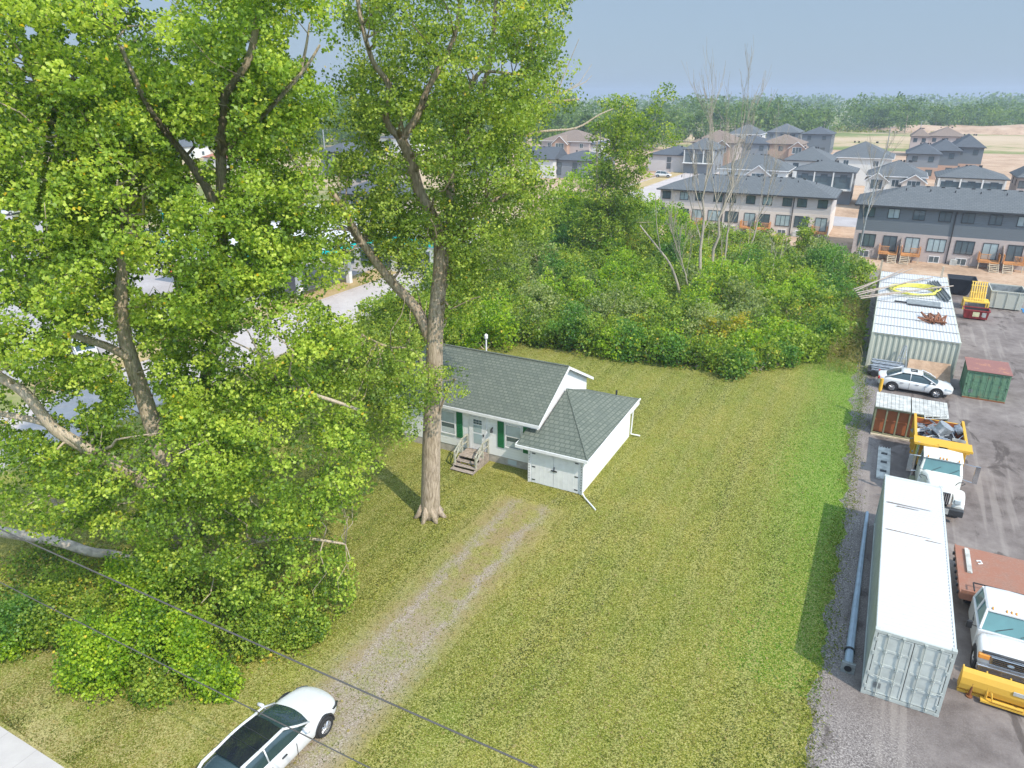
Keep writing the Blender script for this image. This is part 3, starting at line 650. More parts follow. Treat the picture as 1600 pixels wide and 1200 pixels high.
# nine short containers side by side (long side towards the lawn's near end)
def short_container(i, label):
    T = thing('shipping_container', label, 'container', (.7, 60.0+i*2.6, 0), 0, 'cream containers parked side by side')
    W, L, Hh = 6.06, 2.44, 2.9; mb = MB(); q = .1
    for x in (0, W-q):
        for y in (0, L-q): mb.box(x, x+q, y, y+q, .02, Hh-.02)
    for y in (0, L-.07):
        mb.box(q, W-q, y, y+.07, .02, .16); mb.box(q, W-q, y, y+.07, Hh-.1, Hh-.02)
    for x in (0, W-q): mb.box(x+.01, x+q-.01, q, L-q, .02, .16); mb.box(x+.01, x+q-.01, q, L-q, Hh-.1, Hh-.02)
    mb.build('frame', 'cont_side', T)
    mb = MB(); corr(mb, (q, .04), (W-q, .04), .16, Hh-.1, 15, .05, (0, 1)); corr(mb, (q, L-.04), (W-q, L-.04), .16, Hh-.1, 15, .05, (0, -1))
    corr(mb, (.04, q), (.04, L-q), .16, Hh-.1, 8, .036, (1, 0)); corr(mb, (W-.04, q), (W-.04, L-q), .16, Hh-.1, 8, .036, (-1, 0)); mb.build('side_panel', 'cont_side', T)
    mb = MB(); n = 26; P = []
    for k in range(n):
        for f, d in ((0, 0), (.35, 0), (.5, .022), (.85, .022)): P.append((.05+(W-.1)*(k+f)/n, Hh-.035+d))
    P.append((W-.05, Hh-.035)); k = len(P)
    mb.add([(y, .07, z) for y, z in P]+[(y, L-.07, z) for y, z in P], [(j, j+1, k+j+1, k+j) for j in range(k-1)])
    mb.box(.05, W-.05, .0, .07, Hh-.05, Hh-.008); mb.box(.05, W-.05, L-.07, L, Hh-.05, Hh-.008); mb.build('roof', 'cont_roof_old', T)
    mb = MB()
    for x in (-.005, W-.155):
        for y in (-.005, L-.155):
            for z in (0, Hh-.12): mb.box(x, x+.16, y, y+.16, z, z+.124)
    mb.build('corner_casting', 'cont_side', T)
ORD = ['nearest', 'second nearest', 'third nearest', 'fourth nearest', 'middle', 'sixth', 'seventh', 'eighth', 'farthest']
NOTE = [' with its cream corrugated side showing', ', clear roof', ', under the heap of rusty pipes', ', under the grey steel sheet', ', under the yellow hose coil', ', under hose and steel channels', ', crossed by long pipes', ', crossed by the pipe tips', ', beside the brown dirt']
for i in range(9):
    short_container(i, ORD[i]+' of the row of white roofed containers'+NOTE[i])
RZ = 2.9
# things lying on the container roofs
T = thing('hose_coil', 'big loose coil of yellow hose lying on the white container roofs', 'hose', (3.75, 75.6, RZ))
mb = MB()
for k in range(4):
    P = [((1.75+.12*k)*math.cos(a)*(1-.1*math.sin(3*a+k)), (1.5+.28*k)*math.sin(a+.3*k*.3), .06+.045*k) for a in np.linspace(0, 2*math.pi, 30)]
    mb.tube(P, .06, 6)
mb.build('hose', 'hose', T)
for k, (x0, y0, x1, y1) in enumerate(((5.2, 80.2, 6.3, 72.5), (5.6, 80.6, 6.5, 73.6), (5.0, 79.4, 5.9, 73.2))):
    mb = MB(); d = Vector((x1-x0, y1-y0, 0)).normalized(); n = Vector((-d.y, d.x, 0)); a = Vector((x0, y0, RZ)); b = Vector((x1, y1, RZ))
    for off in (-.12, .12): mb.hexa([a+n*(off-.015), a+n*(off+.015), b+n*(off+.015), b+n*(off-.015)], [a+n*(off-.015)+Vector((0, 0, .2)), a+n*(off+.015)+Vector((0, 0, .2)), b+n*(off+.015)+Vector((0, 0, .2)), b+n*(off-.015)+Vector((0, 0, .2))])
    mb.hexa([a-n*.1+Vector((0, 0, .01)), a+n*.1+Vector((0, 0, .01)), b+n*.1+Vector((0, 0, .01)), b-n*.1+Vector((0, 0, .01))], [a-n*.1+Vector((0, 0, .03)), a+n*.1+Vector((0, 0, .03)), b+n*.1+Vector((0, 0, .03)), b-n*.1+Vector((0, 0, .03))])
    tag(mb.build('steel_channel', 'grey_steel'), 'long grey steel channel on the far right edge of the container roofs', 'steel channel', 'steel channels on the roofs')
for k in range(6):
    a = G(1334+k*2, 452+k*3.2, 3.3+.05*k); b = G(1425+k*16-30*(k % 2), 420+k*7-6*(k % 2), 3.02+.03*k)
    P = [a.lerp(b, f)+Vector((0, 0, -.25*math.sin(math.pi*f)*0+.02*k)) for f in np.linspace(0, 1, 6)]
    mb = MB(); mb.tube(P, .055, 6); tag(mb.build('long_pipe', 'deckwood'), 'long thin weathered pipe overhanging the left side of the container roofs', 'pipe', 'long pipes across the container roofs')
T = thing('steel_sheet', 'flat grey steel sheet with dark edge lying on the container roofs', 'sheet', (4.3, 70.2, RZ)); T.rotation_euler.z = -.04
mb = MB(); mb.box(-1.2, 1.4, -.1, 1.6, .05, .1); mb.build('sheet', 'grey_steel', T)
mb = MB(); mb.box(-2.2, -1.21, .2, .34, 0, .12); mb.box(-1.1, 1.5, -.35, -.12, 0, .07); mb.build('rail', 'trim', T)
for k in range(22):
    mb = MB(); a = Vector((4.7+random.random()*1.1, 64.2+random.random()*1.2, RZ+.06+.05*(k//5))); d = Vector((random.gauss(.0, .5), random.gauss(1.5, .6), 0))
    mb.tube([a, a+d*.6+Vector((0, 0, .05)), a+d+Vector((random.gauss(0, .1), 0, random.random()*.2))], .05+.04*random.random(), 7)
    tag(mb.build('rusty_pipe', 'rust'), 'short rusty pipe in the brown heap on the container roofs', 'pipe', 'heap of rusty pipes')
for x, y, n_ in ((.62, 83.7, 'left'), (6.2, 82.9, 'right')):
    mb = MB(); mb.box(x-.09, x+.09, y-.09, y+.09, 0, 4.0); tag(mb.build('timber_post', 'bark_dark'), 'dark upright post at the far %s corner of the container row' % n_, 'post')
# open-fronted rusty box
T = thing('steel_storage_box', 'open fronted rusty steel box with framed bays and pale two part lid', 'storage box', (1.6, 46.8, 0))
L_, D_, h_ = 3.95, 2.45, 1.95
mb = MB()
for x in (0, .64, 1.28, 1.92, 2.56, 3.2, L_-.1): mb.box(x, x+.09, 0, .12, 0, h_-.06)
mb.box(0, L_, -.02, .12, 0, .14); mb.box(0, L_, -.02, .12, h_-.18, h_-.06); mb.box(0, .1, .121, D_, 0, h_-.06); mb.box(L_-.1, L_, .121, D_, 0, h_-.06); mb.box(.101, L_-.101, D_-.06, D_, 0, h_-.06)
mb.build('frame', 'olive', T)
mb = MB()
for i in range(6):
    x = .09+i*.64; mb.box(x+.01, x+.54, .25, .3, .14, h_-.19); mb.box(x+.01, x+.54, .2, .25, h_*.48, h_*.52)
mb.build('bay_panel', 'rust_panel', T)
for a, b, zz in ((-.03, 1.95, 0), (2.0, L_+.05, -.02)):
    mb = MB()
    for i in range(9): w_ = (b-a)/9; mb.box(a+i*w_, a+(i+1)*w_-.015, -.08, D_+.1, h_-.058+zz, h_+.0+zz)
    mb.build('lid', 'lid', T)
mb = MB(); mb.box(0, 3.0, -.18, -.03, 0, .09); mb.build('skid', 'tread', T)
mb = MB(); mb.tube([(1.72, 49.45, 0), (1.72, 49.45, 2.5)], .05, 8); mb.tube([(1.72, 49.45, 2.05), (1.72, 49.45, 2.85)], .11, 10); tag(mb.build('marker_post', 'yellow'), 'short yellow marker post at the back left of the rusty open box', 'post')
# green box container with rust lid
T = container('small green container with rust red lid standing on the asphalt', (7.15, 56.4, 0), 2.6, 2.9, 2.05, 'cgreen', 'cgreen', 'rust_roof', rows=3)
for y in (0, ):
    mb = MB(); mb.box(0, 2.6, -.1, 0, 0, .09); mb.build('base_rail', 'rust', T)
mb = MB(); mb.box(-.06, 2.66, -.08, 2.96, 2.055, 2.09); mb.build('lid', 'rust_roof', T)
# perforated board and lying lamp pole
T = thing('steel_base_frame', 'pale flat board with three square holes on shaded gravel', 'board', (2.12, 40.6, 0))
mb = MB(); W_ = .68; y = 0; hs_ = [.8, 2.0, 3.2]
mb.box(0, .17, 0, 4.2, .02, .1); mb.box(W_-.17, W_, 0, 4.2, .02, .1); prev = 0
for h0 in hs_: mb.box(.171, W_-.171, prev, h0, .02, .1); prev = h0+.34
mb.box(.171, W_-.171, prev, 4.2, .02, .1)
for i in range(5): mb.box(.03+i*.15, .06+i*.15, 4.201, 4.4, .04, .08)
mb.build('plate', 'lid', T)
mb = MB()
for h0 in hs_: mb.box(.18, W_-.18, h0+.01, h0+.33, .015, .05)
mb.build('hole_shade', 'trim', T)  # dark inserts stand in for the shade inside the holes
T = thing('lamp_pole', 'long blue grey tapered lamp pole lying on gravel beside the long container', 'lamp pole', (0, 0, 0))
mb = MB(); mb.tube([(1.7, 24.1, .2), (1.85, 36.3, .12)], [.155, .075], 8); mb.build('shaft', 'pole', T)
mb = MB(); mb.tube([(1.703, 25.0, .2), (1.704, 25.06, .2)], .2, 12); mb.build('band', 'trim', T)
mb = MB(); mb.box(-.24, .24, 23.98, 24.1, -.24, .24, 0, Matrix.Translation((1.7, 0, .22)) @ Matrix.Rotation(0, 4, 'Z')); mb.build('base_plate', 'grey_steel', T, bevel=.02)
mb = MB(); mb.disc((1.7, 23.975, .22), (0, 1, 0), .13, .02); mb.build('hole_shade', 'black', T)  # black disc on the plate paints the unlit bore of the pole
# bins, rack and tarp at the back of the yard
def bin_(name, label, cat, u, v, L, W, Hh, body, inner, flare=.12, ribs=4):
    T = thing(name, label, cat, (u, v, 0)); mb = MB()
    o = [(0, 0), (L, 0), (L, W), (0, W)]; b = [(flare if x == 0 else L-flare, flare if y == 0 else W-flare) for x, y in o]
    mb.add([(x, y, .12) for x, y in b]+[(x, y, Hh) for x, y in o], [(3, 2, 1, 0)]+[(i, (i+1) % 4, 4+(i+1) % 4, 4+i) for i in range(4)])
    for i in range(ribs):
        f = (i+.5)/ribs; x = flare+f*(L-2*flare); xt = f*L; mb.hexa([(x-.04, flare-.06, .12), (x+.04, flare-.06, .12), (x+.04, flare, .12), (x-.04, flare, .12)], [(xt-.04, -.06, Hh-.1), (xt+.04, -.06, Hh-.1), (xt+.04, 0, Hh-.1), (xt-.04, 0, Hh-.1)])
    mb.build('body', body, T)
    mb = MB(); t = .05
    mb.box(-.05, L+.05, -.06, .03, Hh-.1, Hh); mb.box(-.05, L+.05, W-.03, W+.06, Hh-.1, Hh); mb.box(-.05, .03, .031, W-.031, Hh-.1, Hh); mb.box(L-.03, L+.05, .031, W-.031, Hh-.1, Hh); mb.build('rim', body, T)
    mb = MB(); mb.add([(x*.98+.02, y*.98+.02, .14) for x, y in b]+[(x+(.02 if x == 0 else -.02), y+(.02 if y == 0 else -.02), Hh-.02) for x, y in o], [(0, 1, 2, 3)]+[(4+i, 4+(i+1) % 4, (i+1) % 4, i) for i in range(4)]); mb.build('liner', inner, T)
    return T
bin_('waste_skip', 'pale grey open topped waste skip with ribbed front behind the red bin', 'skip', 10.9, 84.0, 2.9, 3.3, 1.9, 'bingrey', 'grey_steel', .1, 3)
T = bin_('rubbish_bin', 'dark red rubbish bin with yellow sticker on its front', 'bin', 8.4, 78.6, 2.1, 1.3, 1.0, 'binred', 'trim', .1, 2)
for x0, x1, m in ((.75, 1.3, 'sign_yellow'), (1.5, 1.85, 'lid')):
    mb = MB(); mb.add([(x0, .015, .35), (x1, .015, .35), (x1, -.075, .82), (x0, -.075, .82)], [(0, 1, 2, 3)]); mb.build('sticker', m, T)
T = bin_('rubbish_bin', 'black high sided bin behind the container row on the dirt edge', 'bin', 7.3, 88.0, 2.6, 2.0, 1.9, 'binblack', 'binblack', .5, 2)
T = thing('steel_rack', 'yellow welded steel rack of upright bars between bins', 'rack', (8.6, 82.4, 0))
mb = MB()
for i in range(7):
    x = .55+i*.2; mb.tube([(x, .5, .9), (x, 1.6, 2.6)], .05, 5)
    mb.tube([(x, 1.6, 2.6), (x, 1.75, .9)], .04, 5)
for f in (.1, .45, .8, 1.): mb.tube([(.45, .5+1.1*f, .9+1.7*f), (1.85, .5+1.1*f, .9+1.7*f)], .05, 5)
mb.build('bars', 'binyellow', T); mb = MB()
mb.box(0, 2.2, .1, 1.8, .78, .9)
for x in (0, 2.08):
    for y in (.1, 1.68): mb.box(x, x+.12, y, y+.12, 0, .78)
mb.build('base_frame', 'binyellow', T)
T = thing('plastic_tarp', 'crumpled bright blue tarp on the asphalt at the right edge', 'tarp', (13.9, 83.6, 0))
mb = MB(); n = 7
vs_ = [(i*.35+random.gauss(0, .05), j*.3+random.gauss(0, .05), .05+abs(math.sin(i*1.7+j))*.55*math.sin(math.pi*i/6)*math.sin(math.pi*j/6+.2)) for j in range(n) for i in range(n)]
mb.add(vs_, [(j*n+i, j*n+i+1, (j+1)*n+i+1, (j+1)*n+i) for j in range(n-1) for i in range(n-1)]); mb.build('sheet', 'blue', T, smooth=True, sub=1)
# scrap between the sedan and the container row
T = thing('steel_ramp', 'tan timber faced ramp leaning on the nearest white roofed container', 'ramp', (3.5, 58.3, 0))
mb = MB(); mb.slab([(0, 0, .1), (3.0, 0, .1), (2.9, 1.55, 1.2), (.1, 1.55, 1.2)], .08); mb.build('board', 'rust_deck', T).data.materials[0] = M['dirt']
mb = MB(); mb.tube([(.6, -.2, .22), (3.3, -.7, .12)], .05, 6); mb.build('bar', 'trim', T)
for k in range(9):
    mb = MB(); y = 58.2+.14*k; z = .15+.12*(k % 3)+.12*(k//3); mb.tube([(1.0+random.random()*.3, y, z+.3), (3.1+random.random()*.4, y-.1, z+.3)], .07, 8)
    tag(mb.build('metal_pipe', 'scrap'), 'grey metal pipe in the low pile behind the white sedan', 'pipe', 'pipes piled behind the sedan')
T = thing('scaffold_tripod', 'thin grey metal frame leaning against the corrugated container side', 'frame', (2.6, 58.9, 0))
mb = MB()
for a, b in (((0, 0, .4), (.5, .9, 2.2)), ((.35, 0, .4), (.6, .9, 2.25)), ((.9, 0, .4), (.65, .9, 2.2)), ((.1, .2, .8), (.8, .2, .8)), ((.25, .45, 1.3), (.78, .45, 1.3))): mb.tube([a, b], .03, 5)
mb.build('bars', 'scrap', T)
T = thing('trailer_bed', 'low dark flat trailer under the pipe pile by the sedan', 'trailer', (.9, 57.9, 0))
mb = MB(); mb.box(0, 2.7, 0, 1.4, .28, .4); mb.build('deck', 'trim', T)
for x in (.5, 2.1):
    mb = MB(); mb.disc((x, -.05, .24), (0, 1, 0), .24, .15); mb.build('wheel', 'rubber', T)
T = thing('street_lamp', 'tall slim leaning grey pole beside the dark townhouse end wall', 'pole', (-2.1, 100.5, 0))
mb = MB(); mb.tube([(0, 0, 0), (.1, .3, 5.5), (.5, 1.2, 11), (.9, 2.2, 13.5)], [.11, .09, .06, .04], 8); mb.build('shaft', 'grey_steel', T)
# ---------------------------------------------------------------- cars and trucks
def wheel(T, x, y, r, wd, s, rimm='rim', spokes=7):
    mb = MB(); prof = [(-wd/2, r*.62), (-wd/2, r*.93), (-wd*.36, r), (wd*.36, r), (wd/2, r*.93), (wd/2, r*.62), (wd*.3, r*.6)]
    secs = [[(x+s*p, y+q*math.cos(a), r+q*math.sin(a)) for p, q in prof] for a in np.linspace(0, 2*math.pi, 25)]
    k = len(prof); fs = [(i*k+j, i*k+j+1, (i+1)*k+j+1, (i+1)*k+j) for i in range(24) for j in range(k-1)]
    mb.add([p for q in secs for p in q], fs); ty = mb.build('wheel', 'rubber', T, smooth=True)
    mb = MB(); mb.disc((x+s*wd*.22, y, r), (1, 0, 0), r*.62, .03, 20)
    rm = mb.build('rim_disc', 'trim', ty); mb = MB()
    for i in range(spokes):
        a = 2*math.pi*i/spokes; mb.tube([(x+s*wd*.42, y, r), (x+s*wd*.36, y+r*.6*math.cos(a), r+r*.6*math.sin(a))], [.045, .035], 5)
    mb.disc((x+s*wd*.42, y, r), (1, 0, 0), r*.16, .05, 10)
    P = [(x+s*wd*.38, y+r*.61*math.cos(a), r+r*.61*math.sin(a)) for a in np.linspace(0, 2*math.pi, 21)]; mb.tube(P, .025, 5)
    mb.build('rim', rimm, ty)
def sedan(T, L, W, belt, roofz, st, gh, paint='car_white', wb=(-1.4, 1.42), r=.34, panoramic=False):
    """st: stations (y, halfwidth, ztop, zlow); gh: y_rear_belt, y_rear_roof, y_front_roof, y_front_belt; nose to +y"""
    secs = []
    for y, hw, zt, zl in st:
        h = [(0, zl), (hw*.8, zl), (hw*.97, zl+.1), (hw, zl+(zt-zl)*.5), (hw*.97, zt-.16), (hw*.86, zt-.03), (hw*.5, zt+.012), (0, zt+.02)]
        bow = lambda a: .1*(1-(a/hw)**2)*(abs(y)/(L/2))**3*(1 if y > 0 else -1)
        secs.append([(a, y+bow(a), b) for a, b in h]+[(-a, y+bow(a), b) for a, b in h[-2:0:-1]])
    mb = MB(); mb.loft(secs); B_ = mb.build('body', paint, T, smooth=True, sub=2)
    y0, y1, y2, y3 = gh; wb_, wt = W/2*.87, W/2*.66; zb = belt-.03
    gs = []
    for (ya, za, wa) in ((y0, zb, wb_*.86), (y0+(y1-y0)*.55, zb+(roofz-zb)*.62, wb_*.84), (y1, roofz-.03, wt*.93), ((y1+y2)/2, roofz+.012, wt), (y2, roofz-.02, wt*.96), (y2+(y3-y2)*.5, zb+(roofz-zb)*.58, wb_*.87), (y3, zb, wb_*.9)):
        w0 = wb_*(.9 if ya in (y0, y3) else 1.0)
        gs.append([(w0, ya, zb-.06), (wa+(w0-wa)*.35, ya, zb+(za-zb)*.6), (wa, ya, za-.012), (wa*.5, ya, za+.018), (0, ya, za+.025), (-wa*.5, ya, za+.018), (-wa, ya, za-.012), (-wa-(w0-wa)*.35, ya, zb+(za-zb)*.6), (-w0, ya, zb-.06)])
    yc = (y1+y2)/2
    gs = [[(a, b+.16*(1-(a/wb_)**2)*((b-yc)/(y3-yc))**3, c) for a, b, c in q] for q in gs]
    mb = MB(); mb.loft(gs, closed=False); mb.build('windows', 'glass_car', T, smooth=True, sub=1)
    def roofat(y):               # height and half width of the roof line
        f = (y-y1)/(y2-y1); return roofz+.045+.03*math.sin(math.pi*f)-.02*f, wt*(.96+.05*math.sin(math.pi*f))
    rs = []
    for y in np.linspace(y1-.05, y2+.05, 7):
        z, a = roofat(min(max(y, y1), y2)); rs.append([(-a-.03, y, z-.07), (-a*.8, y, z-.01), (0, y, z+.015), (a*.8, y, z-.01), (a+.03, y, z-.07), (a*.7, y, z-.09), (0, y, z-.09), (-a*.7, y, z-.09)])
    if not panoramic:
        mb = MB(); mb.loft(rs); mb.build('roof', paint, T, smooth=True)
        mb = MB(); z, a = roofat(y2-.55); mb.add([(-.32, y2-.75, z+.018), (.32, y2-.75, z+.018), (.3, y2-.3, z+.004), (-.3, y2-.3, z+.004)], [(0, 1, 2, 3)]); mb.build('sunroof', 'glass_black', T)
    else:
        mb = MB()
        for s in (-1, 1):
            mb = MB(); P = [(s*(roofat(min(max(y, y1), y2))[1]+.0), y, roofat(min(max(y, y1), y2))[0]-.045) for y in np.linspace(y1-.1, y2+.05, 9)]; mb.tube(P, .055, 6); mb.build('roof_rail', paint, T, smooth=True)
        mb = MB(); ps = []
        for y in np.linspace(y1-.1, y2+.0, 9):
            z, a = roofat(min(max(y, y1), y2)); ps.append([(-a+.02, y, z-.035), (0, y, z+.005), (a-.02, y, z-.035)])
        mb.loft(ps, closed=False); mb.build('glass_roof', 'glass_black', T, smooth=True)
        mb = MB()
        for f in (.36, .66): y = y1+(y2-y1)*f; z, a = roofat(y); mb.tube([(-a+.03, y, z-.028), (0, y, z+.01), (a-.03, y, z-.028)], .008, 4)
        mb.build('roof_seam', 'trim', T)
    for s in (-1, 1):            # pillars follow the side-glass edge
        mb = MB(); mb.tube([(s*wt*.98, y2, roofz+.0), (s*(wb_*.93), y2+(y3-y2)*.5, zb+(roofz-zb)*.56), (s*(wb_*.95), y3+.02, zb)], .04, 6); mb.build('pillar', paint, T, smooth=True)
        mb = MB(); mb.tube([(s*wt*.98, y1, roofz-.0), (s*(wb_*.93), y0+(y1-y0)*.5, zb+(roofz-zb)*.57), (s*(wb_*.92), y0, zb)], .06, 6); mb.build('pillar', paint, T, smooth=True)
        mb = MB(); mb.tube([(s*wt*1.02, (y1+y2)/2-.05, roofz), (s*wb_*.99, (y1+y2)/2-.05, zb)], .03, 5); mb.build('pillar', paint, T, smooth=True)
    hw = W/2
    for s in (-1, 1):
        for y in wb:
            mb = MB(); a0 = list(np.linspace(-.15, math.pi+.15, 15))
            P = [(s*(hw-.012), y+(r+.05)*math.cos(a), r+(r+.05)*math.sin(a)) for a in a0]; mb.tube(P, .045, 6); mb.disc((s*(hw-.06), y, r+.03), (1, 0, 0), r+.04, .1, 22); mb.build('wheel_arch', 'black', T)
            wheel(T, s*(hw-.07), y, r, .22, s)
        mb = MB(); mb.tube([(s*wb_, y3-.32, belt+.03), (s*(hw+.02), y3-.32, belt+.08), (s*(hw+.2), y3-.34, belt+.09)], [.03, .07, .06], 8); mb.build('mirror', paint, T, smooth=True)
        mb = MB(); ym = (y1+y2)/2
        for y in (ym-.05, ym+.95, ym-.95): mb.box(s*(hw)-.006, s*(hw)+.006, y-.008, y+.008, .32, belt-.16)
        for y in (ym-.35, ym+.62): mb.box(s*(hw-.0)-.025, s*(hw-.0)+.025, y-.28, y-.08, belt-.22, belt-.19)
        mb.build('door_line', 'trim' if panoramic else 'chrome', T)
    return B_
# near white car with black glass roof, half cut by the lower edge
T = thing('parked_car', 'white car with black panoramic glass roof parked nose in on the gravel drive', 'car', (-14.72, 11.45, 0), math.radians(-2))
st = [(-2.36, .7, .9, .35), (-2.2, .86, 1.02, .24), (-1.5, .95, 1.03, .2), (0, .95, 1.0, .19), (1.0, .95, .98, .19), (1.6, .94, .9, .2), (2.1, .88, .8, .22), (2.36, .72, .66, .28), (2.44, .5, .55, .34)]
sedan(T, 4.8, 1.9, 1.0, 1.44, st, (-2.25, -1.45, .08, .98), panoramic=True, wb=(-1.45, 1.5), r=.36)
for s in (-1, 1):
    mb = MB(); mb.add([(s*.86, 2.0, .68), (s*.78, 2.2, .64), (s*.66, 2.36, .6), (s*.68, 2.4, .54), (s*.81, 2.22, .57), (s*.88, 2.03, .63)], [(0, 1, 2, 3, 4, 5)]); o = mb.build('headlight', 'glass_black', T)
    o.modifiers.new('solid', 'SOLIDIFY').thickness = .05; o.modifiers['solid'].offset = 0
# silver white sedan in the yard, nose to the right
T = thing('parked_car', 'silver white sedan parked sideways between rusty box and container row', 'car', (4.05, 56.15, 0), math.radians(-90))
st = [(-2.4, .6, .95, .4), (-2.3, .8, 1.03, .28), (-1.5, .93, 1.06, .22), (0, .93, .98, .2), (1.0, .93, .95, .2), (1.6, .92, .88, .22), (2.15, .86, .78, .24), (2.36, .66, .64, .3), (2.42, .45, .55, .36)]
sedan(T, 4.85, 1.86, .98, 1.44, st, (-1.95, -.95, .35, 1.3), wb=(-1.42, 1.42))
for s in (-1, 1):
    mb = MB(); mb.hexa([(s*.86-.05, 1.9, .62), (s*.86+.03, 1.9, .62), (s*.68+.06, 2.33, .56), (s*.68-.04, 2.33, .56)], [(s*.86-.05, 1.9, .8), (s*.86+.03, 1.9, .8), (s*.68+.06, 2.33, .68), (s*.68-.04, 2.33, .68)]); mb.build('headlight', 'lens', T, bevel=.02)
    mb = MB(); mb.box(s*.72-.16, s*.72+.16, -2.42, -2.3, .8, .95); mb.build('tail_light', 'red_lens', T, bevel=.02)
# far white car
T = thing('parked_car', 'tiny white hatchback far off on the dirt between the new houses', 'car', tuple(G(1036, 277)), math.radians(-80))
st = [(-2.2, .7, 1.05, .4), (-2.0, .85, 1.1, .3), (-1.0, .9, 1.05, .25), (1.0, .9, 1.0, .25), (1.8, .85, .9, .28), (2.15, .6, .75, .35)]
sedan(T, 4.4, 1.8, 1.0, 1.6, st, (-2.0, -1.6, .3, 1.2), wb=(-1.35, 1.35), r=.34)
# dump truck, nose towards the camera (-y)
T = thing('dump_truck', 'white cab dump truck with yellow box full of scrap behind the long container', 'truck', (4.9, 37.3, 0))
mb = MB(); mb.loft([[(-w2, y, .95), (w2, y, .95), (w2, y, zt-.12), (w2*.82, y, zt), (-w2*.82, y, zt), (-w2, y, zt-.12)] for y, w2, zt in ((.12, .52, 1.62), (.5, .56, 1.72), (1.25, .72, 1.88), (1.75, .95, 1.96))]); mb.build('hood', 'truck_white', T, smooth=False, bevel=.05)
for s in (-1, 1):
    mb = MB(); P = [(s*.92, .95+.72*math.cos(a), .62+.6*math.sin(a)) for a in np.linspace(.1, math.pi-.15, 9)]
    secs = [[(p[0]-.3, p[1], p[2]), (p[0]+.24, p[1], p[2]), (p[0]+.24, p[1], p[2]+.1), (p[0]+.1, p[1], p[2]+.17), (p[0]-.3, p[1], p[2]+.15)] for p in P]
    mb.loft(secs); mb.build('fender', 'truck_white', T, smooth=False, bevel=.03)
    mb = MB(); mb.hexa([(s*.62-.02*s, .1, .98), (s*1.1, .3, .98), (s*1.1, .62, .98), (s*.62-.02*s, .5, .98)], [(s*.62-.02*s, .16, 1.42), (s*1.1, .36, 1.36), (s*1.1, .62, 1.36), (s*.62-.02*s, .5, 1.42)]); mb.build('fender', 'truck_white', T, bevel=.04)
    mb = MB(); mb.box(s*.82-.14, s*.82+.14, .1, .24, 1.06, 1.28); mb.build('headlight', 'lens', T, bevel=.02)
    mb = MB(); mb.tube([(s*.62, .7, 1.8), (s*.72, .62, 2.02), (s*.9, .6, 2.08), (s*1.02, .68, 2.0), (s*.9, .78, 1.82)], .02, 5); mb.build('hood_mirror', 'trim', T)
    mb = MB(); mb.tube([(s*1.02, 1.95, 2.5), (s*1.5, 1.8, 2.52)], .022, 5); mb.tube([(s*1.02, 1.95, 1.62), (s*1.5, 1.8, 1.6)], .022, 5); mb.box(s*1.5-.06, s*1.5+.16, 1.77, 1.85, 1.58, 2.54); mm = mb.build('mirror', 'chrome', T)
    mb = MB(); mb.box(s*1.5-.03, s*1.5+.13, 1.852, 1.86, 1.65, 2.45); mb.build('mirror_glass', 'glass', mm)
    for y, x in ((.95, 1.0), (5.6, .95)): wheel(T, s*x, y, .5, .3 if y < 2 else .5, s, 'truck_white', 5)
mb = MB()
for i in range(9): mb.box(-.4+i*.093, -.36+i*.093, .06, .12, .98, 1.55)
mb.box(-.44, .46, .1, .125, .95, 1.6); g = mb.build('grille', 'chrome', T); mb = MB(); mb.box(-.41, .43, .075, .1, .98, 1.56); mb.build('grille_back', 'black', g)
mb = MB(); mb.box(-1.15, 1.15, -.15, .12, .48, .86); mb.build('bumper', 'trim', T, bevel=.05)
mb = MB(); mb.box(.25, .5, -.17, -.151, .55, .85); mb.build('licence_plate', 'lid', T)
# cab
mb = MB()
b = [(-.98, 1.5, .9), (.98, 1.5, .9), (1.0, 3.1, .9), (-1.0, 3.1, .9)]; m_ = [(-.98, 1.6, 1.9), (.98, 1.6, 1.9), (1.0, 3.1, 1.9), (-1.0, 3.1, 1.9)]; t = [(-.86, 1.98, 2.5), (.86, 1.98, 2.5), (.88, 3.1, 2.56), (-.88, 3.1, 2.56)]
mb.hexa(b, m_); mb.hexa([(x, y, z+.001) for x, y, z in m_], t); mb.build('cab', 'truck_white', T, bevel=.06)
mb = MB(); mb.loft([[(-.9, y, z-.02), (-.9, y, z), (0, y, z+.06), (.9, y, z), (.9, y, z-.02)] for y, z in ((1.86, 2.52), (2.2, 2.6), (3.0, 2.62), (3.14, 2.56))]); mb.build('cab_roof', 'truck_white', T, bevel=.03)
mb = MB(); mb.add([(-.84, 1.6, 1.93), (.84, 1.6, 1.93), (.76, 1.93, 2.46), (-.76, 1.93, 2.46)], [(0, 1, 2, 3)]); o = mb.build('windscreen', 'glass_green', T); o.modifiers.new('solid', 'SOLIDIFY').thickness = .05
for s in (-1, 1):
    mb = MB(); mb.add([(s*.995, 1.85, 1.94), (s*1.005, 2.85, 1.94), (s*.91, 2.85, 2.44), (s*.9, 2.1, 2.44)], [(0, 1, 2, 3)]); o = mb.build('side_window', 'glass', T); o.modifiers.new('solid', 'SOLIDIFY').thickness = .02
mb = MB()
for x in (-.7, -.15, 0, .15, .7): mb.tube([(x, 1.84, 2.58), (x, 1.92, 2.64)], .04, 6)
mb.build('clearance_lamp', 'amber', T)
mb = MB()
for x in (-.45, .35): mb.tube([(x, 1.56, 1.95), (x+.4, 1.7, 2.2)], .012, 4)
mb.build('wiper', 'trim', T)
mb = MB(); mb.box(-.45, -.25, .4, 7.6, .6, .85); mb.box(.25, .45, .4, 7.6, .6, .85); mb.build('chassis', 'trim', T)
mb = MB(); mb.box(-1.28, -.95, 1.6, 2.7, .55, .95); mb.build('fuel_tank', 'olive', T, bevel=.06)
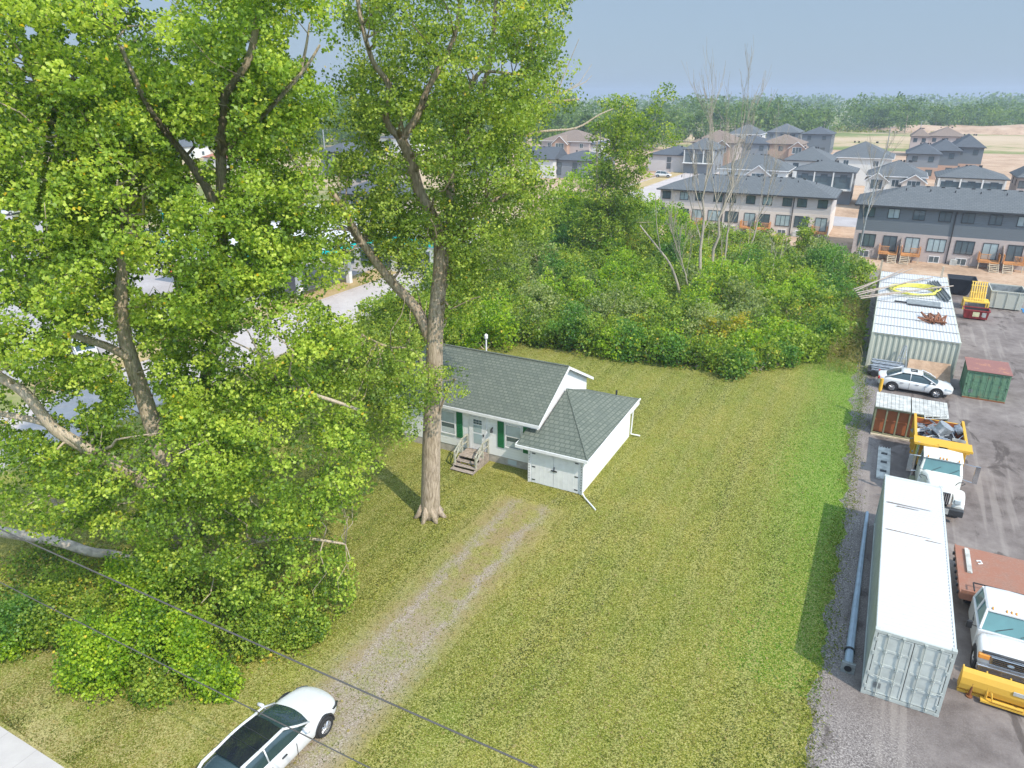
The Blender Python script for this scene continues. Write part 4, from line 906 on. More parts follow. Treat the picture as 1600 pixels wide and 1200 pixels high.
mb = MB(); mb.tube([(-1.12, 3.25, .7), (-1.12, 3.25, 2.7)], .08, 8); mb.build('exhaust_stack', 'chrome', T)
# dump box with overhanging headboard
z0, z1, yb0, yb1, wx = 1.05, 2.35, 3.95, 8.0, 1.22
mb = MB(); mb.box(-wx, wx, yb0, yb1, z0, z0+.08); mb.box(-wx, -wx+.07, yb0, yb1, z0+.081, z1); mb.box(wx-.07, wx, yb0, yb1, z0+.081, z1); mb.box(-wx+.071, wx-.071, yb1-.08, yb1, z0+.081, z1-.08); mb.box(-wx+.071, wx-.071, yb0, yb0+.08, z0+.081, z1+.2)
for s in (-1, 1):
    mb.box(s*wx-.07, s*wx+.07, yb0, yb1, z1-.02, z1+.12)
    for y in np.arange(yb0+.5, yb1, .8): mb.box(s*(wx+.03)-.04, s*(wx+.03)+.04, y, y+.1, z0, z1-.03)
mb.build('dump_box', 'yellow', T, bevel=.012)
mb = MB(); mb.box(-wx+.072, -wx+.08, yb0+.1, yb1-.1, z0+.1, z1-.05); mb.box(wx-.08, wx-.072, yb0+.1, yb1-.1, z0+.1, z1-.05); mb.box(-wx+.08, wx-.08, yb1-.095, yb1-.082, z0+.1, z1-.1); mb.build('box_lining', 'bed_inside', T)
mb = MB(); mb.slab([(-1.35, 3.15, 2.66), (1.35, 3.15, 2.66), (1.35, 4.05, 2.72), (-1.35, 4.05, 2.72)], .06)
mb.slab([(-1.35, 4.0, 2.15), (1.35, 4.0, 2.15), (1.35, 4.06, 2.7), (-1.35, 4.06, 2.7)], .05); mb.box(-.22, .22, 3.1, 3.4, 2.5, 2.72); mb.box(-1.37, 1.37, 3.1, 3.16, 2.6, 2.74); mb.build('cab_shield', 'yellow', T, bevel=.015)
# scrap carried in the box
for k in range(34):
    mb = MB(); a = Vector((4.9+random.uniform(-.95, .95), 41.5+random.uniform(.2, 3.2), 1.95+random.random()*.5)); d = Vector((random.gauss(0, .5), random.gauss(0, .5), random.gauss(0, .15)))
    if k % 4 == 0:
        T2 = Matrix.Translation(a) @ Matrix.Rotation(random.random()*3, 4, 'Z') @ Matrix.Rotation(random.gauss(0, .5), 4, 'X'); s1, s2 = .2+.3*random.random(), .15+.25*random.random(); mb.box(-s1, s1, -s2, s2, -.015, .015, 0, T2); mb.box(-s1, s1, s2-.02, s2, .016, .14, 0, T2)
        nm, lb = 'scrap_sheet', 'bent grey metal panel in the scrap load of the dump truck'
    else: mb.tube([a-d, a+Vector((0, 0, .06)), a+d], .02+.025*random.random(), 6); nm, lb = 'scrap_bar', 'thin metal bar tangled in the scrap load of the dump truck'
    tag(mb.build(nm, random.choice(['scrap', 'scrap', 'lid', 'black', 'metal'])), lb, 'scrap', nm.replace('_', ' ')+'s in the dump truck')
mb = MB()
for k in range(90):
    T2 = Matrix.Translation((4.9+random.uniform(-1.05, 1.05), 41.4+random.uniform(.1, 3.5), 1.2+random.random()*.8)) @ Matrix.Rotation(random.random()*6, 4, 'Z') @ Matrix.Rotation(random.gauss(0, .7), 4, 'X'); s1, s2 = .12+.25*random.random(), .1+.2*random.random(); mb.box(-s1, s1, -s2, s2, -.05, .05, 0, T2)
tag(mb.build('scrap_heap', 'scrap'), 'grey heap of mixed scrap filling the yellow dump box', 'scrap', None, 'stuff')
mb = MB(); T2 = Matrix.Translation((5.0, 43.3, 2.5)) @ Matrix.Rotation(.5, 4, 'Y'); mb.tube([T2 @ Vector((0, 0, -.3)), T2 @ Vector((0, 0, .35))], .42, 18); tag(mb.build('metal_drum', 'metal'), 'big tilted silver drum on top of the scrap load', 'drum')
mb = MB(); T2 = Matrix.Translation((5.85, 43.9, 2.45)) @ Matrix.Rotation(1.0, 4, 'Y'); mb.tube([T2 @ Vector((0, 0, -.14)), T2 @ Vector((0, 0, .14))], .3, 18); mb.tube([T2 @ Vector((0, 0, .14)), T2 @ Vector((0, 0, .17))], .16, 12); tag(mb.build('cable_reel', 'scrap'), 'round grey reel at the right of the scrap load', 'reel')
mb = MB()
for a, b in (((0, 0), (1.1, .3)), ((1.1, .3), (1.1, 1.0)), ((1.1, 1.0), (0, .8)), ((0, .8), (0, 0)), ((0, .4), (1.1, .65)), ((.4, .1), (.4, .85)), ((.8, .2), (.8, .95))): mb.tube([(4.1+a[0], 44.0+a[1], 2.72+.1*a[0]), (4.1+b[0], 44.0+b[1], 2.72+.1*b[0])], .028, 5)
tag(mb.build('wire_rack', 'lid'), 'white tubular rack sticking up from the back of the scrap load', 'rack')
# plow pickup, nose towards the camera
T = thing('pickup_truck', 'white flatbed pickup with rust red deck and chrome grille', 'truck', (6.85, 25.35, 0))
hw = 1.02
secs = []
for y, w2, zt, zl in ((.62, .9, 1.12, .5), (.72, 1.0, 1.2, .45), (1.0, hw, 1.24, .42), (1.5, hw, 1.28, .42), (1.85, hw, 1.3, .42)):
    h = [(0, zl), (w2*.85, zl), (w2, zl+.12), (w2, zt-.28), (w2*.97, zt-.1), (w2*.86, zt-.02), (w2*.72, zt-.05), (w2*.62, zt+.03), (0, zt+.07)]
    secs.append([(a, y, b) for a, b in h]+[(-a, y, b) for a, b in h[-2:0:-1]])
mb = MB(); mb.loft(secs); mb.build('hood', 'car_white', T, smooth=True, sub=1)
mb = MB(); mb.hexa([(-hw, 1.8, .42), (hw, 1.8, .42), (hw, 4.0, .42), (-hw, 4.0, .42)], [(-hw, 1.8, 1.3), (hw, 1.8, 1.3), (hw, 4.0, 1.28), (-hw, 4.0, 1.28)]); mb.build('cab', 'car_white', T, bevel=.05)
bt, tp = [(-.93, 1.83, 1.31), (.93, 1.83, 1.31), (.95, 3.95, 1.28), (-.95, 3.95, 1.28)], [(-.74, 2.42, 1.88), (.74, 2.42, 1.88), (.78, 3.8, 1.9), (-.78, 3.8, 1.9)]
mb = MB(); mb.hexa(bt, tp); mb.build('windows', 'glass_green', T)
mb = MB(); mb.loft([[(-w2, y, z-.04), (-w2*.9, y, z+.02), (0, y, z+.05), (w2*.9, y, z+.02), (w2, y, z-.04)] for y, w2, z in ((2.3, .78, 1.87), (2.6, .82, 1.93), (3.7, .83, 1.94), (3.9, .8, 1.9))]); mb.build('roof', 'car_white', T, smooth=False, bevel=.02)
for s in (-1, 1):
    for a in (0, 3):
        P, Q = bt[a], tp[a]; mb = MB(); mb.tube([(s*abs(P[0])*1.005, P[1], P[2]), (s*abs(Q[0])*1.02, Q[1], Q[2])], .055, 5); mb.build('pillar', 'car_white', T)
    mb = MB(); mb.tube([(s*.955, 3.0, 1.27), (s*.78, 3.05, 1.9)], .05, 5); mb.build('pillar', 'car_white', T)
for s in (-1, 1):
    mb = MB(); mb.box(s*.83-.18, s*.83+.18, .58, .74, .9, 1.1); mb.build('headlight', 'amber' if s < 0 else 'lens', T, bevel=.03)
    mb = MB(); mb.tube([(s*hw, 2.0, 1.25), (s*(hw+.18), 1.95, 1.3)], .025, 5); mb.box(s*(hw+.26)-.1, s*(hw+.26)+.1, 1.9, 2.0, 1.15, 1.45); mb.build('mirror', 'black', T, bevel=.02)
    for y in (1.2, 5.4): 
        mb = MB(); mb.disc((s*(hw-.08), y, .48), (1, 0, 0), .47, .17, 22); mb.build('wheel_arch', 'black', T)
        wheel(T, s*(hw-.12), y, .4, .26, s, 'chrome', 6)
    mb = MB(); mb.box(s*hw-.01, s*hw+.01, 2.9, 2.915, .5, 1.24); mb.box(s*hw-.02, s*hw+.02, 2.65, 2.82, 1.02, 1.06); mb.build('door_line', 'trim', T)
mb = MB(); mb.box(-.64, .64, .565, .66, .76, 1.12); g = mb.build('grille', 'chrome', T, bevel=.03)
mb = MB()
for i in range(4): mb.box(-.56, .56, .55, .58, .8+i*.08, .84+i*.08)
mb.build('grille_slot', 'black', g)
mb = MB(); n = 20; ov = [(.11*math.cos(2*math.pi*i/n), .05*math.sin(2*math.pi*i/n)) for i in range(n)]
mb.add([(a, .535, .94+b) for a, b in ov]+[(a, .56, .94+b) for a, b in ov], [tuple(range(n))]+[(i, (i+1) % n, n+(i+1) % n, n+i) for i in range(n)]); mb.build('emblem', 'pole', g)
mb = MB(); mb.tube([(-.92, .66, 1.18), (-.4, .6, 1.23), (.4, .6, 1.23), (.92, .66, 1.18)], .05, 6); mb.build('bug_deflector', 'trim', T)
mb = MB(); mb.box(-1.0, 1.0, .46, .64, .46, .7); mb.build('bumper', 'chrome', T, bevel=.04)
mb = MB()
for x in (-.45, .35): mb.tube([(x, 1.84, 1.36), (x+.55, 2.05, 1.52)], .014, 4)
mb.build('wiper', 'trim', T); mb = MB()
for x in (-.6, -.15, .0, .15, .6): mb.tube([(x, 2.36, 1.93), (x, 2.46, 1.98)], .035, 6)
mb.build('clearance_lamp', 'amber', T)
mb = MB(); mb.box(-1.4, 1.6, 4.25, 8.1, .98, 1.06)
for s in (-1.42, 1.58): mb.box(s, s+.05, 4.25, 8.1, .85, 1.09)
mb.box(-1.4, 1.6, 4.18, 4.25, .85, 1.3); dk = mb.build('flatbed', 'rust_deck', T)
mb = MB()
for y in np.arange(4.5, 8, .5): mb.box(-1.5, -1.42, y, y+.1, .86, .98)
mb.build('stake_pocket', 'trim', dk)
mb = MB(); mb.box(-.5, -.3, 2, 8, .5, .8); mb.box(.3, .5, 2, 8, .5, .8); mb.build('chassis', 'trim', T)
for a, b, nm in ((-.95, .2, 'left'), (.35, 1.4, 'right')):
    mb = MB()
    for p, q in (((a, 4.3), (a, 4.9)), ((a, 4.9), (b, 4.9)), ((b, 4.9), (b, 4.3))): mb.tube([(p[0], p[1], 1.3), (q[0], q[1], 1.3)], .03, 5)
    mb.build('headache_rack', 'black', T)
mb = MB(); mb.box(5.78, 5.92, 31.3, 33.2, 1.065, 1.16); mb.box(5.93, 5.98, 31.3, 33.2, 1.065, 1.11); tag(mb.build('timber_plank', 'lid'), 'pale plank lying on the rust red pickup deck', 'plank')
mb = MB(); mb.tube([(6.2, 32.4, 1.09), (6.35, 32.45, 1.11), (6.4, 32.3, 1.09), (6.25, 32.2, 1.09)], .035, 5); tag(mb.build('rag', 'white'), 'small white rag on the pickup deck', 'rag')
T = thing('snow_plow', 'yellow curved snow plow blade mounted low in front of the pickup', 'snow plow', (6.75, 25.1, 0)); T.rotation_euler.z = -.02; T.scale = (1.02, 1.15, 1.25)
mb = MB(); secs = []
for x in (-1.42, 1.42):
    sec = [(x, -.12+.34*math.cos(a)*0+.32*(1-math.sin(a))*0+(-.22*math.sin(a*1.0)), .06+.8*f) for f, a in ((0, 0), (.2, .9), (.45, 1.5), (.7, 1.9), (.9, 2.5), (1., 2.9))]
    secs.append(sec+[(p[0], p[1]+.05, p[2]) for p in sec[::-1]])
mb.loft(secs); mb.build('blade', 'plow', T)
mb = MB()
for x in (-1.4, -.7, .0, .7, 1.36): mb.hexa([(x, -.13, .05), (x+.04, -.13, .05), (x+.04, .2, .05), (x, .2, .05)], [(x, -.13, .8), (x+.04, -.13, .8), (x+.04, .06, .8), (x, .06, .8)])
mb.box(-1.42, 1.42, -.2, -.08, 0, .09); mb.build('rib', 'plow', T)
mb = MB(); P = [(-.5, -.42, .45), (-.42, -.48, .22), (.5, -.48, .22), (.58, -.42, .45)]; mb.tube(P, .035, 6); mb.box(-.75, .85, -.5, -.3, .1, .16); mb.tube([(-.6, -.35, .12), (-.6, -.3, .5)], .04, 5); mb.tube([(.7, -.35, .12), (.7, -.3, .5)], .04, 5); mb.build('push_frame', 'plow', T)
mb = MB(); mb.tube([(-1.05, -.3, .02), (-1.05, -.3, .5)], .04, 8); mb.disc((-1.05, -.3, .03), (0, 0, 1), .1, .04); mb.build('plow_shoe', 'rust', T)
mb = MB(); mb.box(.1, .55, -.36, -.33, .55, .66); mb.build('sticker', 'lid', T)
# ---------------------------------------------------------------- townhouses and new houses
def hip(mb, u0, u1, v0, v1, z, rise, th=.14, kind='hip', gl='hip', gr='hip'):
    """hip roof over a rectangle; ridge along the longer side"""
    a = (v1-v0)/2 if (u1-u0) >= (v1-v0) else (u1-u0)/2
    if (u1-u0) >= (v1-v0):
        r0 = (u0+(a if gl == 'hip' else 0), (v0+v1)/2, z+rise); r1 = (u1-(a if gr == 'hip' else 0), (v0+v1)/2, z+rise)
    else: r0 = ((u0+u1)/2, v0+(a if gl == 'hip' else 0), z+rise); r1 = ((u0+u1)/2, v1-(a if gr == 'hip' else 0), z+rise)
    c = [(u0, v0, z), (u1, v0, z), (u1, v1, z), (u0, v1, z)]; d = [(x, y, z-th) for x, y, z in c]
    wide = (u1-u0) >= (v1-v0)
    top = [(0, 1, 9, 8), (1, 2, 9), (2, 3, 8, 9), (3, 0, 8)] if wide else [(0, 1, 8), (1, 2, 9, 8), (2, 3, 9), (3, 0, 8, 9)]
    mb.add(c+d+[r0, r1], [(7, 6, 5, 4), (0, 4, 5, 1), (1, 5, 6, 2), (2, 6, 7, 3), (3, 7, 4, 0)]+top)
def gable_wall(mb, u0, u1, v, z, rise, s=1, th=.2):
    mb.add([(u0, v, z), (u1, v, z), ((u0+u1)/2, v, z+rise), (u0, v+th, z), (u1, v+th, z), ((u0+u1)/2, v+th, z+rise)], [(0, 1, 2), (5, 4, 3), (0, 3, 4, 1), (1, 4, 5, 2), (2, 5, 3, 0)])
def bwin(T, cx, y, z0, z1, wd, nx=2, axis='y', fm='trim', gm='glass'): return window(T, cx, y, z0, z1, wd, False, nx=nx, axis=axis, fm=fm, gm=gm, proud=.06)
def house(label, u0, u1, v0, v1, ez, rise, roof, wall, wins=3, lower=None, fm='trim', gables=(), porch=False, name='house', gl='hip', gr='hip', loft=0):
    """u0..v1 = eaves rectangle in the scene; the house stands inside it"""
    cx, cy = (u0+u1)/2, v0; T = thing(name, label, 'house', (cx, cy, 0)); a, b = (u1-u0)/2, v1-v0; e = .45
    mb = MB(); zs = ez-.14
    if lower: mb.box(-a+e, a-e, e, b-e, 2.9, zs); mb.build('upper_wall', wall, T); mb = MB(); mb.box(-a+e-.03, a-e+.03, e-.03, b-e+.03, -.1, 2.9); mb.build('lower_wall', lower, T)
    else: mb.box(-a+e, a-e, e, b-e, -.1, zs); mb.build('wall', wall, T)
    mb = MB(); hip(mb, -a, a, 0, b, ez, rise, gl=gl, gr=gr); R_ = mb.build('roof', roof, T)
    if gl == 'gable' and (u1-u0) >= (v1-v0):
        pass
    mb = MB()
    for k in range(4): x = random.uniform(-a*.4, a*.4); mb.box(x, x+.35, b/2-.5+.1*k, b/2-.2+.1*k, ez+rise-.35, ez+rise+.03)
    mb.build('roof_vent', 'trim', R_)
    mb = MB(); mb.box(-a-.03, a+.03, -.06, -.003, ez-.17, ez-.02); mb.box(a, a+.06, 0, b, ez-.17, ez-.02); mb.box(-a-.06, -a, 0, b, ez-.17, ez-.02); mb.build('gutter', fm, T)
    two = ez > 4.5
    side = 1 if cx < 0 else -1
    for i in range(wins):
        x = -a+e+(2*a-2*e)*(i+.5)/wins
        if two: bwin(T, x, e, ez-1.9, ez-.7, 1.1, 2, fm=fm)
        if not porch: bwin(T, x, e-(.03 if lower else 0), .9, 2.3, 1.4 if i % 2 else 1.0, 2, fm=fm)
    for k, y in enumerate((b*.3, b*.7)):
        if two: bwin(T, y, side*(a-e), ez-1.7, ez-.7, .8, 1, axis='X' if side > 0 else 'x', fm=fm)
        bwin(T, y, side*(a-e+(.03 if lower else 0)), 1.0, 2.0, .8, 1, axis='X' if side > 0 else 'x', fm=fm)
    if porch:
        z = 2.9 if two else 0
        mb = MB(); mb.box(-a+e+.5, a-e-.5, e-.04, e-.02, z+.1, z+2.3); mb.build('veranda_glazing', 'glass', T)
        mb = MB(); mb.box(-a+e, a-e, e-1.6, e-.05, z-.2, z)
        for x in np.linspace(-a+e, a-e-.3, 4): mb.box(x, x+.25, -.02, .2, z, ez-.15)
        mb.build('veranda', 'siding_light', T)
    for (gx, gw, gd, gz, gh, wm) in gables:      # projecting gabled bays: centre, width, projection, eave z, rise, wall
        mb = MB(); mb.box(gx-gw/2, gx+gw/2, -gd, e+.1, 0, gz); gable_wall(mb, gx-gw/2, gx+gw/2, -gd, gz, gh*.93); bay = mb.build('gable_bay', wm, T)
        mb = MB(); back = b*.45
        for s in (-1, 1):
            mb.slab([(gx+s*(gw/2+.3), -gd-.35, gz-.08), (gx, -gd-.35, gz+gh), (gx, back, gz+gh), (gx+s*(gw/2+.3), back, gz-.08)][::s], .12)
        mb.build('roof', roof, bay)
        mb = MB()
        for s in (-1, 1): mb.tube([(gx+s*(gw/2+.32), -gd-.4, gz-.16), (gx, -gd-.4, gz+gh-.08)], .09, 4)
        mb.build('bargeboard', 'white', bay)
        bwin(bay, gx, -gd, gz-1.5, gz+.2, gw*.55, 3, fm='white')
    return T
def eave(L, R, ze, depth):
    a, b = G(*L, ze), G(*R, ze); return a.x, b.x, (a.y+b.y)/2, (a.y+b.y)/2+depth
def HE(label, L, R, ze, depth, rise, roof, wall, **k):
    u0, u1, v0, v1 = eave(L, R, ze, depth); q = (u1-u0)*.05; u0 -= q; u1 += q; rise *= .78; return house(label, u0, u1, v0, v1, ze, rise, roof, wall, **k)
def townhouse(label, u0, u1, vf, dep, ez, rise, upper, lower, unit, roof, fm, name, glz, split=None):
    T = thing(name, label, 'townhouses', ((u0+u1)/2, vf, 0)); a = (u1-u0)/2
    mid = 3.45
    mb = MB(); mb.box(-a, a, .0, dep, mid, ez-.14); mb.build('upper_wall', upper, T)
    mb = MB(); mb.box(-a-.03, a+.03, -.04, dep+.03, -.1, mid); mb.build('lower_wall', lower, T)
    mb = MB(); hip(mb, -a-.5, a+.5, -.55, dep+.55, ez, rise); R_ = mb.build('roof', roof, T)
    mb = MB(); mb.box(-a-.5, a+.5, -.66, -.555, ez-.19, ez-.02); mb.box(-a-.6, -a-.505, -.5, dep+.5, ez-.19, ez-.02); mb.box(a+.505, a+.6, -.5, dep+.5, ez-.19, ez-.02); mb.build('gutter', fm, T)
    n = max(1, int(2*a/unit)); hy_ = dep/2
    mb = MB()
    for i in range(int(2*a/1.7)): x = -a+4+i*1.7; x < a-4 and mb.box(x, x+.4, hy_-.35, hy_-.1, ez+rise-.25, ez+rise+.02)
    for i in range(n*2):
        x = -a+2.3+i*unit/2; y = hy_*.72; z = ez+rise*(y+.55)/(hy_+.55); mb.tube([(x, y, z-.1), (x, y, z+.28)], .07, 6)
    mb.build('roof_vent', 'trim', R_)
    for i in range(n):
        c = -a+unit*(i+.5); m_ = 1 if i % 2 else -1        # mirrored pairs
        bwin(T, c-m_*-1.55, 0, ez-1.55, ez-.45, 1.25, 2, fm=fm, gm='glass'); bwin(T, c+m_*-1.35, 0, ez-1.55, ez-.45, 1.25, 2, fm=fm, gm='glass' if i % 3 else 'glass_pale')
        bwin(T, c+m_*1.25, -.04, 1.45, 3.0, 1.95, 3, fm=fm, gm=glz if i % 2 else 'glass'); bwin(T, c+m_*1.3, -.04, .05, .8, 1.1, 2, fm='white')
        # patio door
        x = c-m_*1.5; F_ = bwin(T, x, -.04, 1.05, 2.95, 1.5, 2, fm=fm, gm='glass' if i % 3 == 0 else glz); F_.name = 'patio_door'
        # deck with stair
        D = MB(); D.box(x-1.1, x+1.1, -1.7, -.05, .85, .98)
        for k in range(11): D.box(x-1.1, x+1.1, -1.7+k*.15, -1.58+k*.15, .981, 1.0)
        dk = D.build('deck', 'cedar', T)
        D = MB(); xs = (x-1.1, x+1.02); stx = x-m_*.0
        for xx in xs: D.box(xx, xx+.08, -1.7, -1.62, 1.0, 1.95); D.box(xx, xx+.08, -.2, -.12, 1.0, 1.95); D.box(xx, xx+.08, -1.7, -.1, 1.86, 1.93)
        for k in range(9): D.box(xs[0]+.02, xs[0]+.06, -1.55+k*.16, -1.51+k*.16, 1.0, 1.86); D.box(xs[1]+.02, xs[1]+.06, -1.55+k*.16, -1.51+k*.16, 1.0, 1.86)
        sx0, sx1 = (x-1.1, x-.1) if m_ > 0 else (x+.1, x+1.1); rx0, rx1 = (x-.1, x+1.1) if m_ > 0 else (x-1.1, x+.1)
        D.box(rx0, rx1, -1.7, -1.64, 1.86, 1.93); D.box(rx0, rx1, -1.7, -1.64, 1.05, 1.11)
        for k in range(8): D.box(rx0+.08+k*.14, rx0+.12+k*.14, -1.69, -1.65, 1.11, 1.86)
        D.build('railing', 'cedar', dk)
        D = MB()
        for k in range(5): D.box(sx0+.05, sx1-.05, -1.98-.26*k, -1.72-.26*k, .72-.17*k, .77-.17*k)
        D.build('stair', 'tread', dk)
        D = MB()
        for s in (sx0, sx1-.05): D.hexa([(s, -3.05, 0), (s+.05, -3.05, 0), (s+.05, -2.8, 0), (s, -2.8, 0)], [(s, -1.95, .9), (s+.05, -1.95, .9), (s+.05, -1.7, .9), (s, -1.7, .9)])
        for s in (x-1.05, x, x+.95): D.box(s, s+.12, -1.6, -1.48, 0, .85)
        D.build('stringer', 'tread', dk)
        if i % 2 == 0 and i+1 < n:
            D = MB(); xx = c+unit/2; D.add([(xx, -1.8, 1.0), (xx, -.05, 1.0), (xx, -.05, 2.9), (xx, -1.8, 2.1), (xx+.06, -1.8, 1.0), (xx+.06, -.05, 1.0), (xx+.06, -.05, 2.9), (xx+.06, -1.8, 2.1)], [(0, 1, 2, 3), (7, 6, 5, 4), (0, 4, 5, 1), (1, 5, 6, 2), (2, 6, 7, 3), (3, 7, 4, 0)]); D.build('privacy_screen', 'deckwood', T)
        if i % 2 == 1:
            D = MB(); xx = c+unit/2; D.tube([(xx-.12, -.6, ez-.2), (xx-.12, -.12, ez-.7), (xx-.12, -.12, .1)], .07, 6); D.build('downspout', 'trim', T)
            D = MB(); D.box(xx+.3, xx+1.1, -.6, -.15, 0, .7); D.disc((xx+.7, -.605, .35), (0, 1, 0), .27, .02); D.build('air_conditioner', 'lid', T, bevel=.03)
    mb = MB(); mb.box(-a-.035, -a-.02, 0, dep, 0, .3); mb.build('end_flashing', 'trim', T)
    return T
townhouse('dark grey and brick townhouse row with orange decks behind the containers', -3.1, 24.0, 105.7, 10.5, 6.85, 2.1, 'siding_grey', 'brick', 5.6, 'roof_slate', 'trim', 'townhouse_row', 'glass_pale')
townhouse('pale townhouse row with orange decks behind the bare trees', -33.2, -7.2, 117.3, 10.5, 6.0, 2.1, 'siding_pale', 'brick_pale', 5.2, 'roof_slate', 'trim', 'townhouse_row', 'glass_pale')
B = 'roof_dark'; S_ = 'roof_slate'; BR = 'roof_brown'
HE('hip roofed house with dark glazed rear veranda directly behind the pale townhouses', (1245, 265), (1334, 270), 6.2, 10, 2.2, S_, 'siding_mid', wins=3, porch=True)
HE('light house with two white trimmed front gables behind the gap between townhouse rows', (1357, 273), (1446, 278), 6.2, 11, 3.2, S_, 'siding_light', wins=3, fm='white', gables=((-3.1, 3.6, 1.2, 5.4, 1.5, 'siding_light'), (3.0, 3.8, 1.4, 5.4, 1.4, 'brick_pale')))
HE('low hip roofed house with shaded glazed veranda behind the dark townhouse row', (1468, 276), (1574, 281), 6.0, 11, 2.4, S_, 'siding_light', wins=3, porch=True)
HE('large light house with broad hip roof left of the stepped grey houses', (1300, 246), (1393, 247), 6.4, 16, 4.2, S_, 'siding_light', wins=2, fm='white')
HE('wide grey hip roofed house left of the large light house', (1224, 251), (1300, 251), 6.2, 14, 3.4, S_, 'siding_light', wins=2)
HE('nearest of the stepped blue grey houses on the right', (1418, 240), (1470, 241), 6.2, 14, 3, B, 'siding_mid', lower='brick_tan', wins=2)
HE('middle one of the stepped blue grey houses', (1450, 235), (1502, 236), 6.6, 15, 3.4, B, 'siding_grey', lower='brick_tan', wins=2)
HE('farthest and rightmost of the stepped blue grey houses', (1490, 229), (1540, 231), 7.2, 16, 3.8, B, 'siding_grey', lower='brick_tan', wins=2)
HE('brown brick house with brown roof beyond the stepped grey houses', (1424, 213), (1452, 213), 6.8, 16, 3.2, BR, 'brick', wins=2)
HE('broad brown roofed house in the far row at the right', (1452, 212), (1508, 214), 6.8, 16, 3.6, BR, 'brick', wins=3)
HE('house with dark hip roof cut by the right edge', (1590, 276), (1640, 280), 6.2, 11, 2.4, S_, 'brick', wins=3)
HE('light fronted house with gabled bay behind the bare trees', (1128, 262), (1226, 268), 6.2, 11, 3.4, S_, 'siding_light', wins=3, fm='white', gables=((1.4, 4.4, 1.3, 5.4, 1.8, 'brick_pale'),))
HE('pale sided house with a low dark roof beside the tiny white hatchback', (1018, 240), (1074, 244), 4.6, 16, 2.6, B, 'siding_pale', wins=1)
HE('grey house with open veranda behind the bare trees', (1072, 232), (1114, 235), 6.4, 13, 3.4, S_, 'siding_mid', wins=2, porch=True)
HE('tall brown roofed house behind the bare trees', (1082, 222), (1146, 224), 7.2, 16, 4.2, BR, 'brick', wins=3, gables=((3.0, 4.5, 1.2, 6.2, 1.9, 'brick_tan'),))
HE('dark roofed house with white windows under the far woodland', (1138, 209), (1186, 210), 7, 15, 4.2, S_, 'siding_light', wins=4, fm='white')
HE('brown gabled brick house right of the white windowed far house', (1146, 222), (1196, 226), 6.6, 14, 2.6, B, 'siding_mid', wins=3)
HE('brown roofed house in the middle of the far row', (1190, 224), (1252, 226), 6.6, 14, 3.2, BR, 'brick_tan', wins=3, gables=((4.8, 4.5, 1.2, 5.6, 1.8, 'brick_tan'),))
HE('grey roofed house standing behind the brown roofed middle house', (1200, 206), (1246, 208), 7, 16, 3.8, S_, 'siding_mid', wins=3)
HE('small dark grey house farthest out before the green field', (1254, 209), (1300, 210), 7, 15, 3.0, B, 'siding_grey', wins=2)
HE('brown gabled house beyond the dark gabled one at centre', (850, 219), (916, 222), 7.0, 16, 4.0, BR, 'brick', wins=3, fm='white', gables=((-1, 5, 1.5, 6.2, 2.4, 'brick_tan'),))
HE('white walled house with dark hip roof right of the brown gabled house', (876, 224), (928, 226), 6.2, 12, 2.8, B, 'siding_light', wins=1)
HE('low dark roofed house beside the slender leafy tree', (862, 249), (934, 252), 4.6, 13, 2.6, B, 'siding_mid', wins=3)
HE('house with a dark steep gable roof showing through the centre tree edge', (815, 246), (858, 250), 4.8, 10, 3.6, B, 'siding_light', wins=1, gl='gable', gr='gable')
HE('blue grey house seen through the gap between the two cottonwoods', (495, 237), (540, 238), 6.2, 12, 2.8, B, 'siding_grey', wins=2)
HE('slate roofed house partly seen right of that gap', (530, 268), (605, 272), 5.2, 10, 3.2, B, 'brick', wins=4)
HE('long brick terrace behind the fork of the centre cottonwood', (520, 303), (622, 306), 5.0, 10, 3.0, B, 'brick', wins=6)
HE('white house glimpsed behind the centre tree crown', (590, 215), (650, 216), 6, 12, 2.6, B, 'siding_light', wins=2)
HE('dark roofed house glimpsed right of the centre tree stem', (725, 240), (762, 241), 6.2, 12, 2.8, B, 'siding_mid', wins=2)
HE('white house with red roof glimpsed between the left tree limbs', (308, 246), (372, 247), 3.2, 10, 2.4, 'roof_red', 'siding_light', wins=3)
HE('grey roofed house glimpsed at the far left behind leaves', (230, 228), (290, 229), 4, 12, 2.4, S_, 'siding_light', wins=3)
HE('white house glimpsed behind the watermarked corner foliage'.replace('watermarked corner', 'upper left'), (60, 215), (130, 216), 5, 12, 2.8, S_, 'siding_light', wins=3)
# petrol station style canopy with a turquoise fascia and a white shop
p = G(365, 384, 4.6)
T = thing('forecourt_canopy', 'white canopy with turquoise band glimpsed through the left tree', 'canopy', (p.x-7, p.y-4, 0))
mb = MB(); mb.box(0, 20, 0, 14, 4.7, 5.4)
for x in (3, 17):
    for y in (3, 11): mb.box(x-.25, x+.25, y-.25, y+.25, 0, 4.7)
mb.build('roof_deck', 'white', T)
mb = MB(); mb.box(-.08, 20.08, -.1, -.005, 4.75, 5.3); mb.box(20.005, 20.1, 0, 14, 4.75, 5.3); mb.build('fascia', 'turquoise', T)
T = thing('shop', 'long low white shop with a turquoise band behind the canopy', 'shop', (p.x-30, p.y+14, 0))
mb = MB(); mb.box(0, 48, 0, 14, 0, 4.6); mb.build('wall', 'siding_light', T)
mb = MB(); mb.box(.2, 47.8, -.12, -.002, 3.5, 4.3); mb.build('fascia', 'turquoise', T)
for i in range(8): mb = MB(); mb.box(2+i*5.7, 6.6+i*5.7, -.06, -.002, .4, 2.9); mb.build('shop_window', 'glass', T)
mb = MB(); mb.box(-.2, 48.2, -.2, 14.2, 4.61, 4.8); mb.build('roof', 'lid', T)
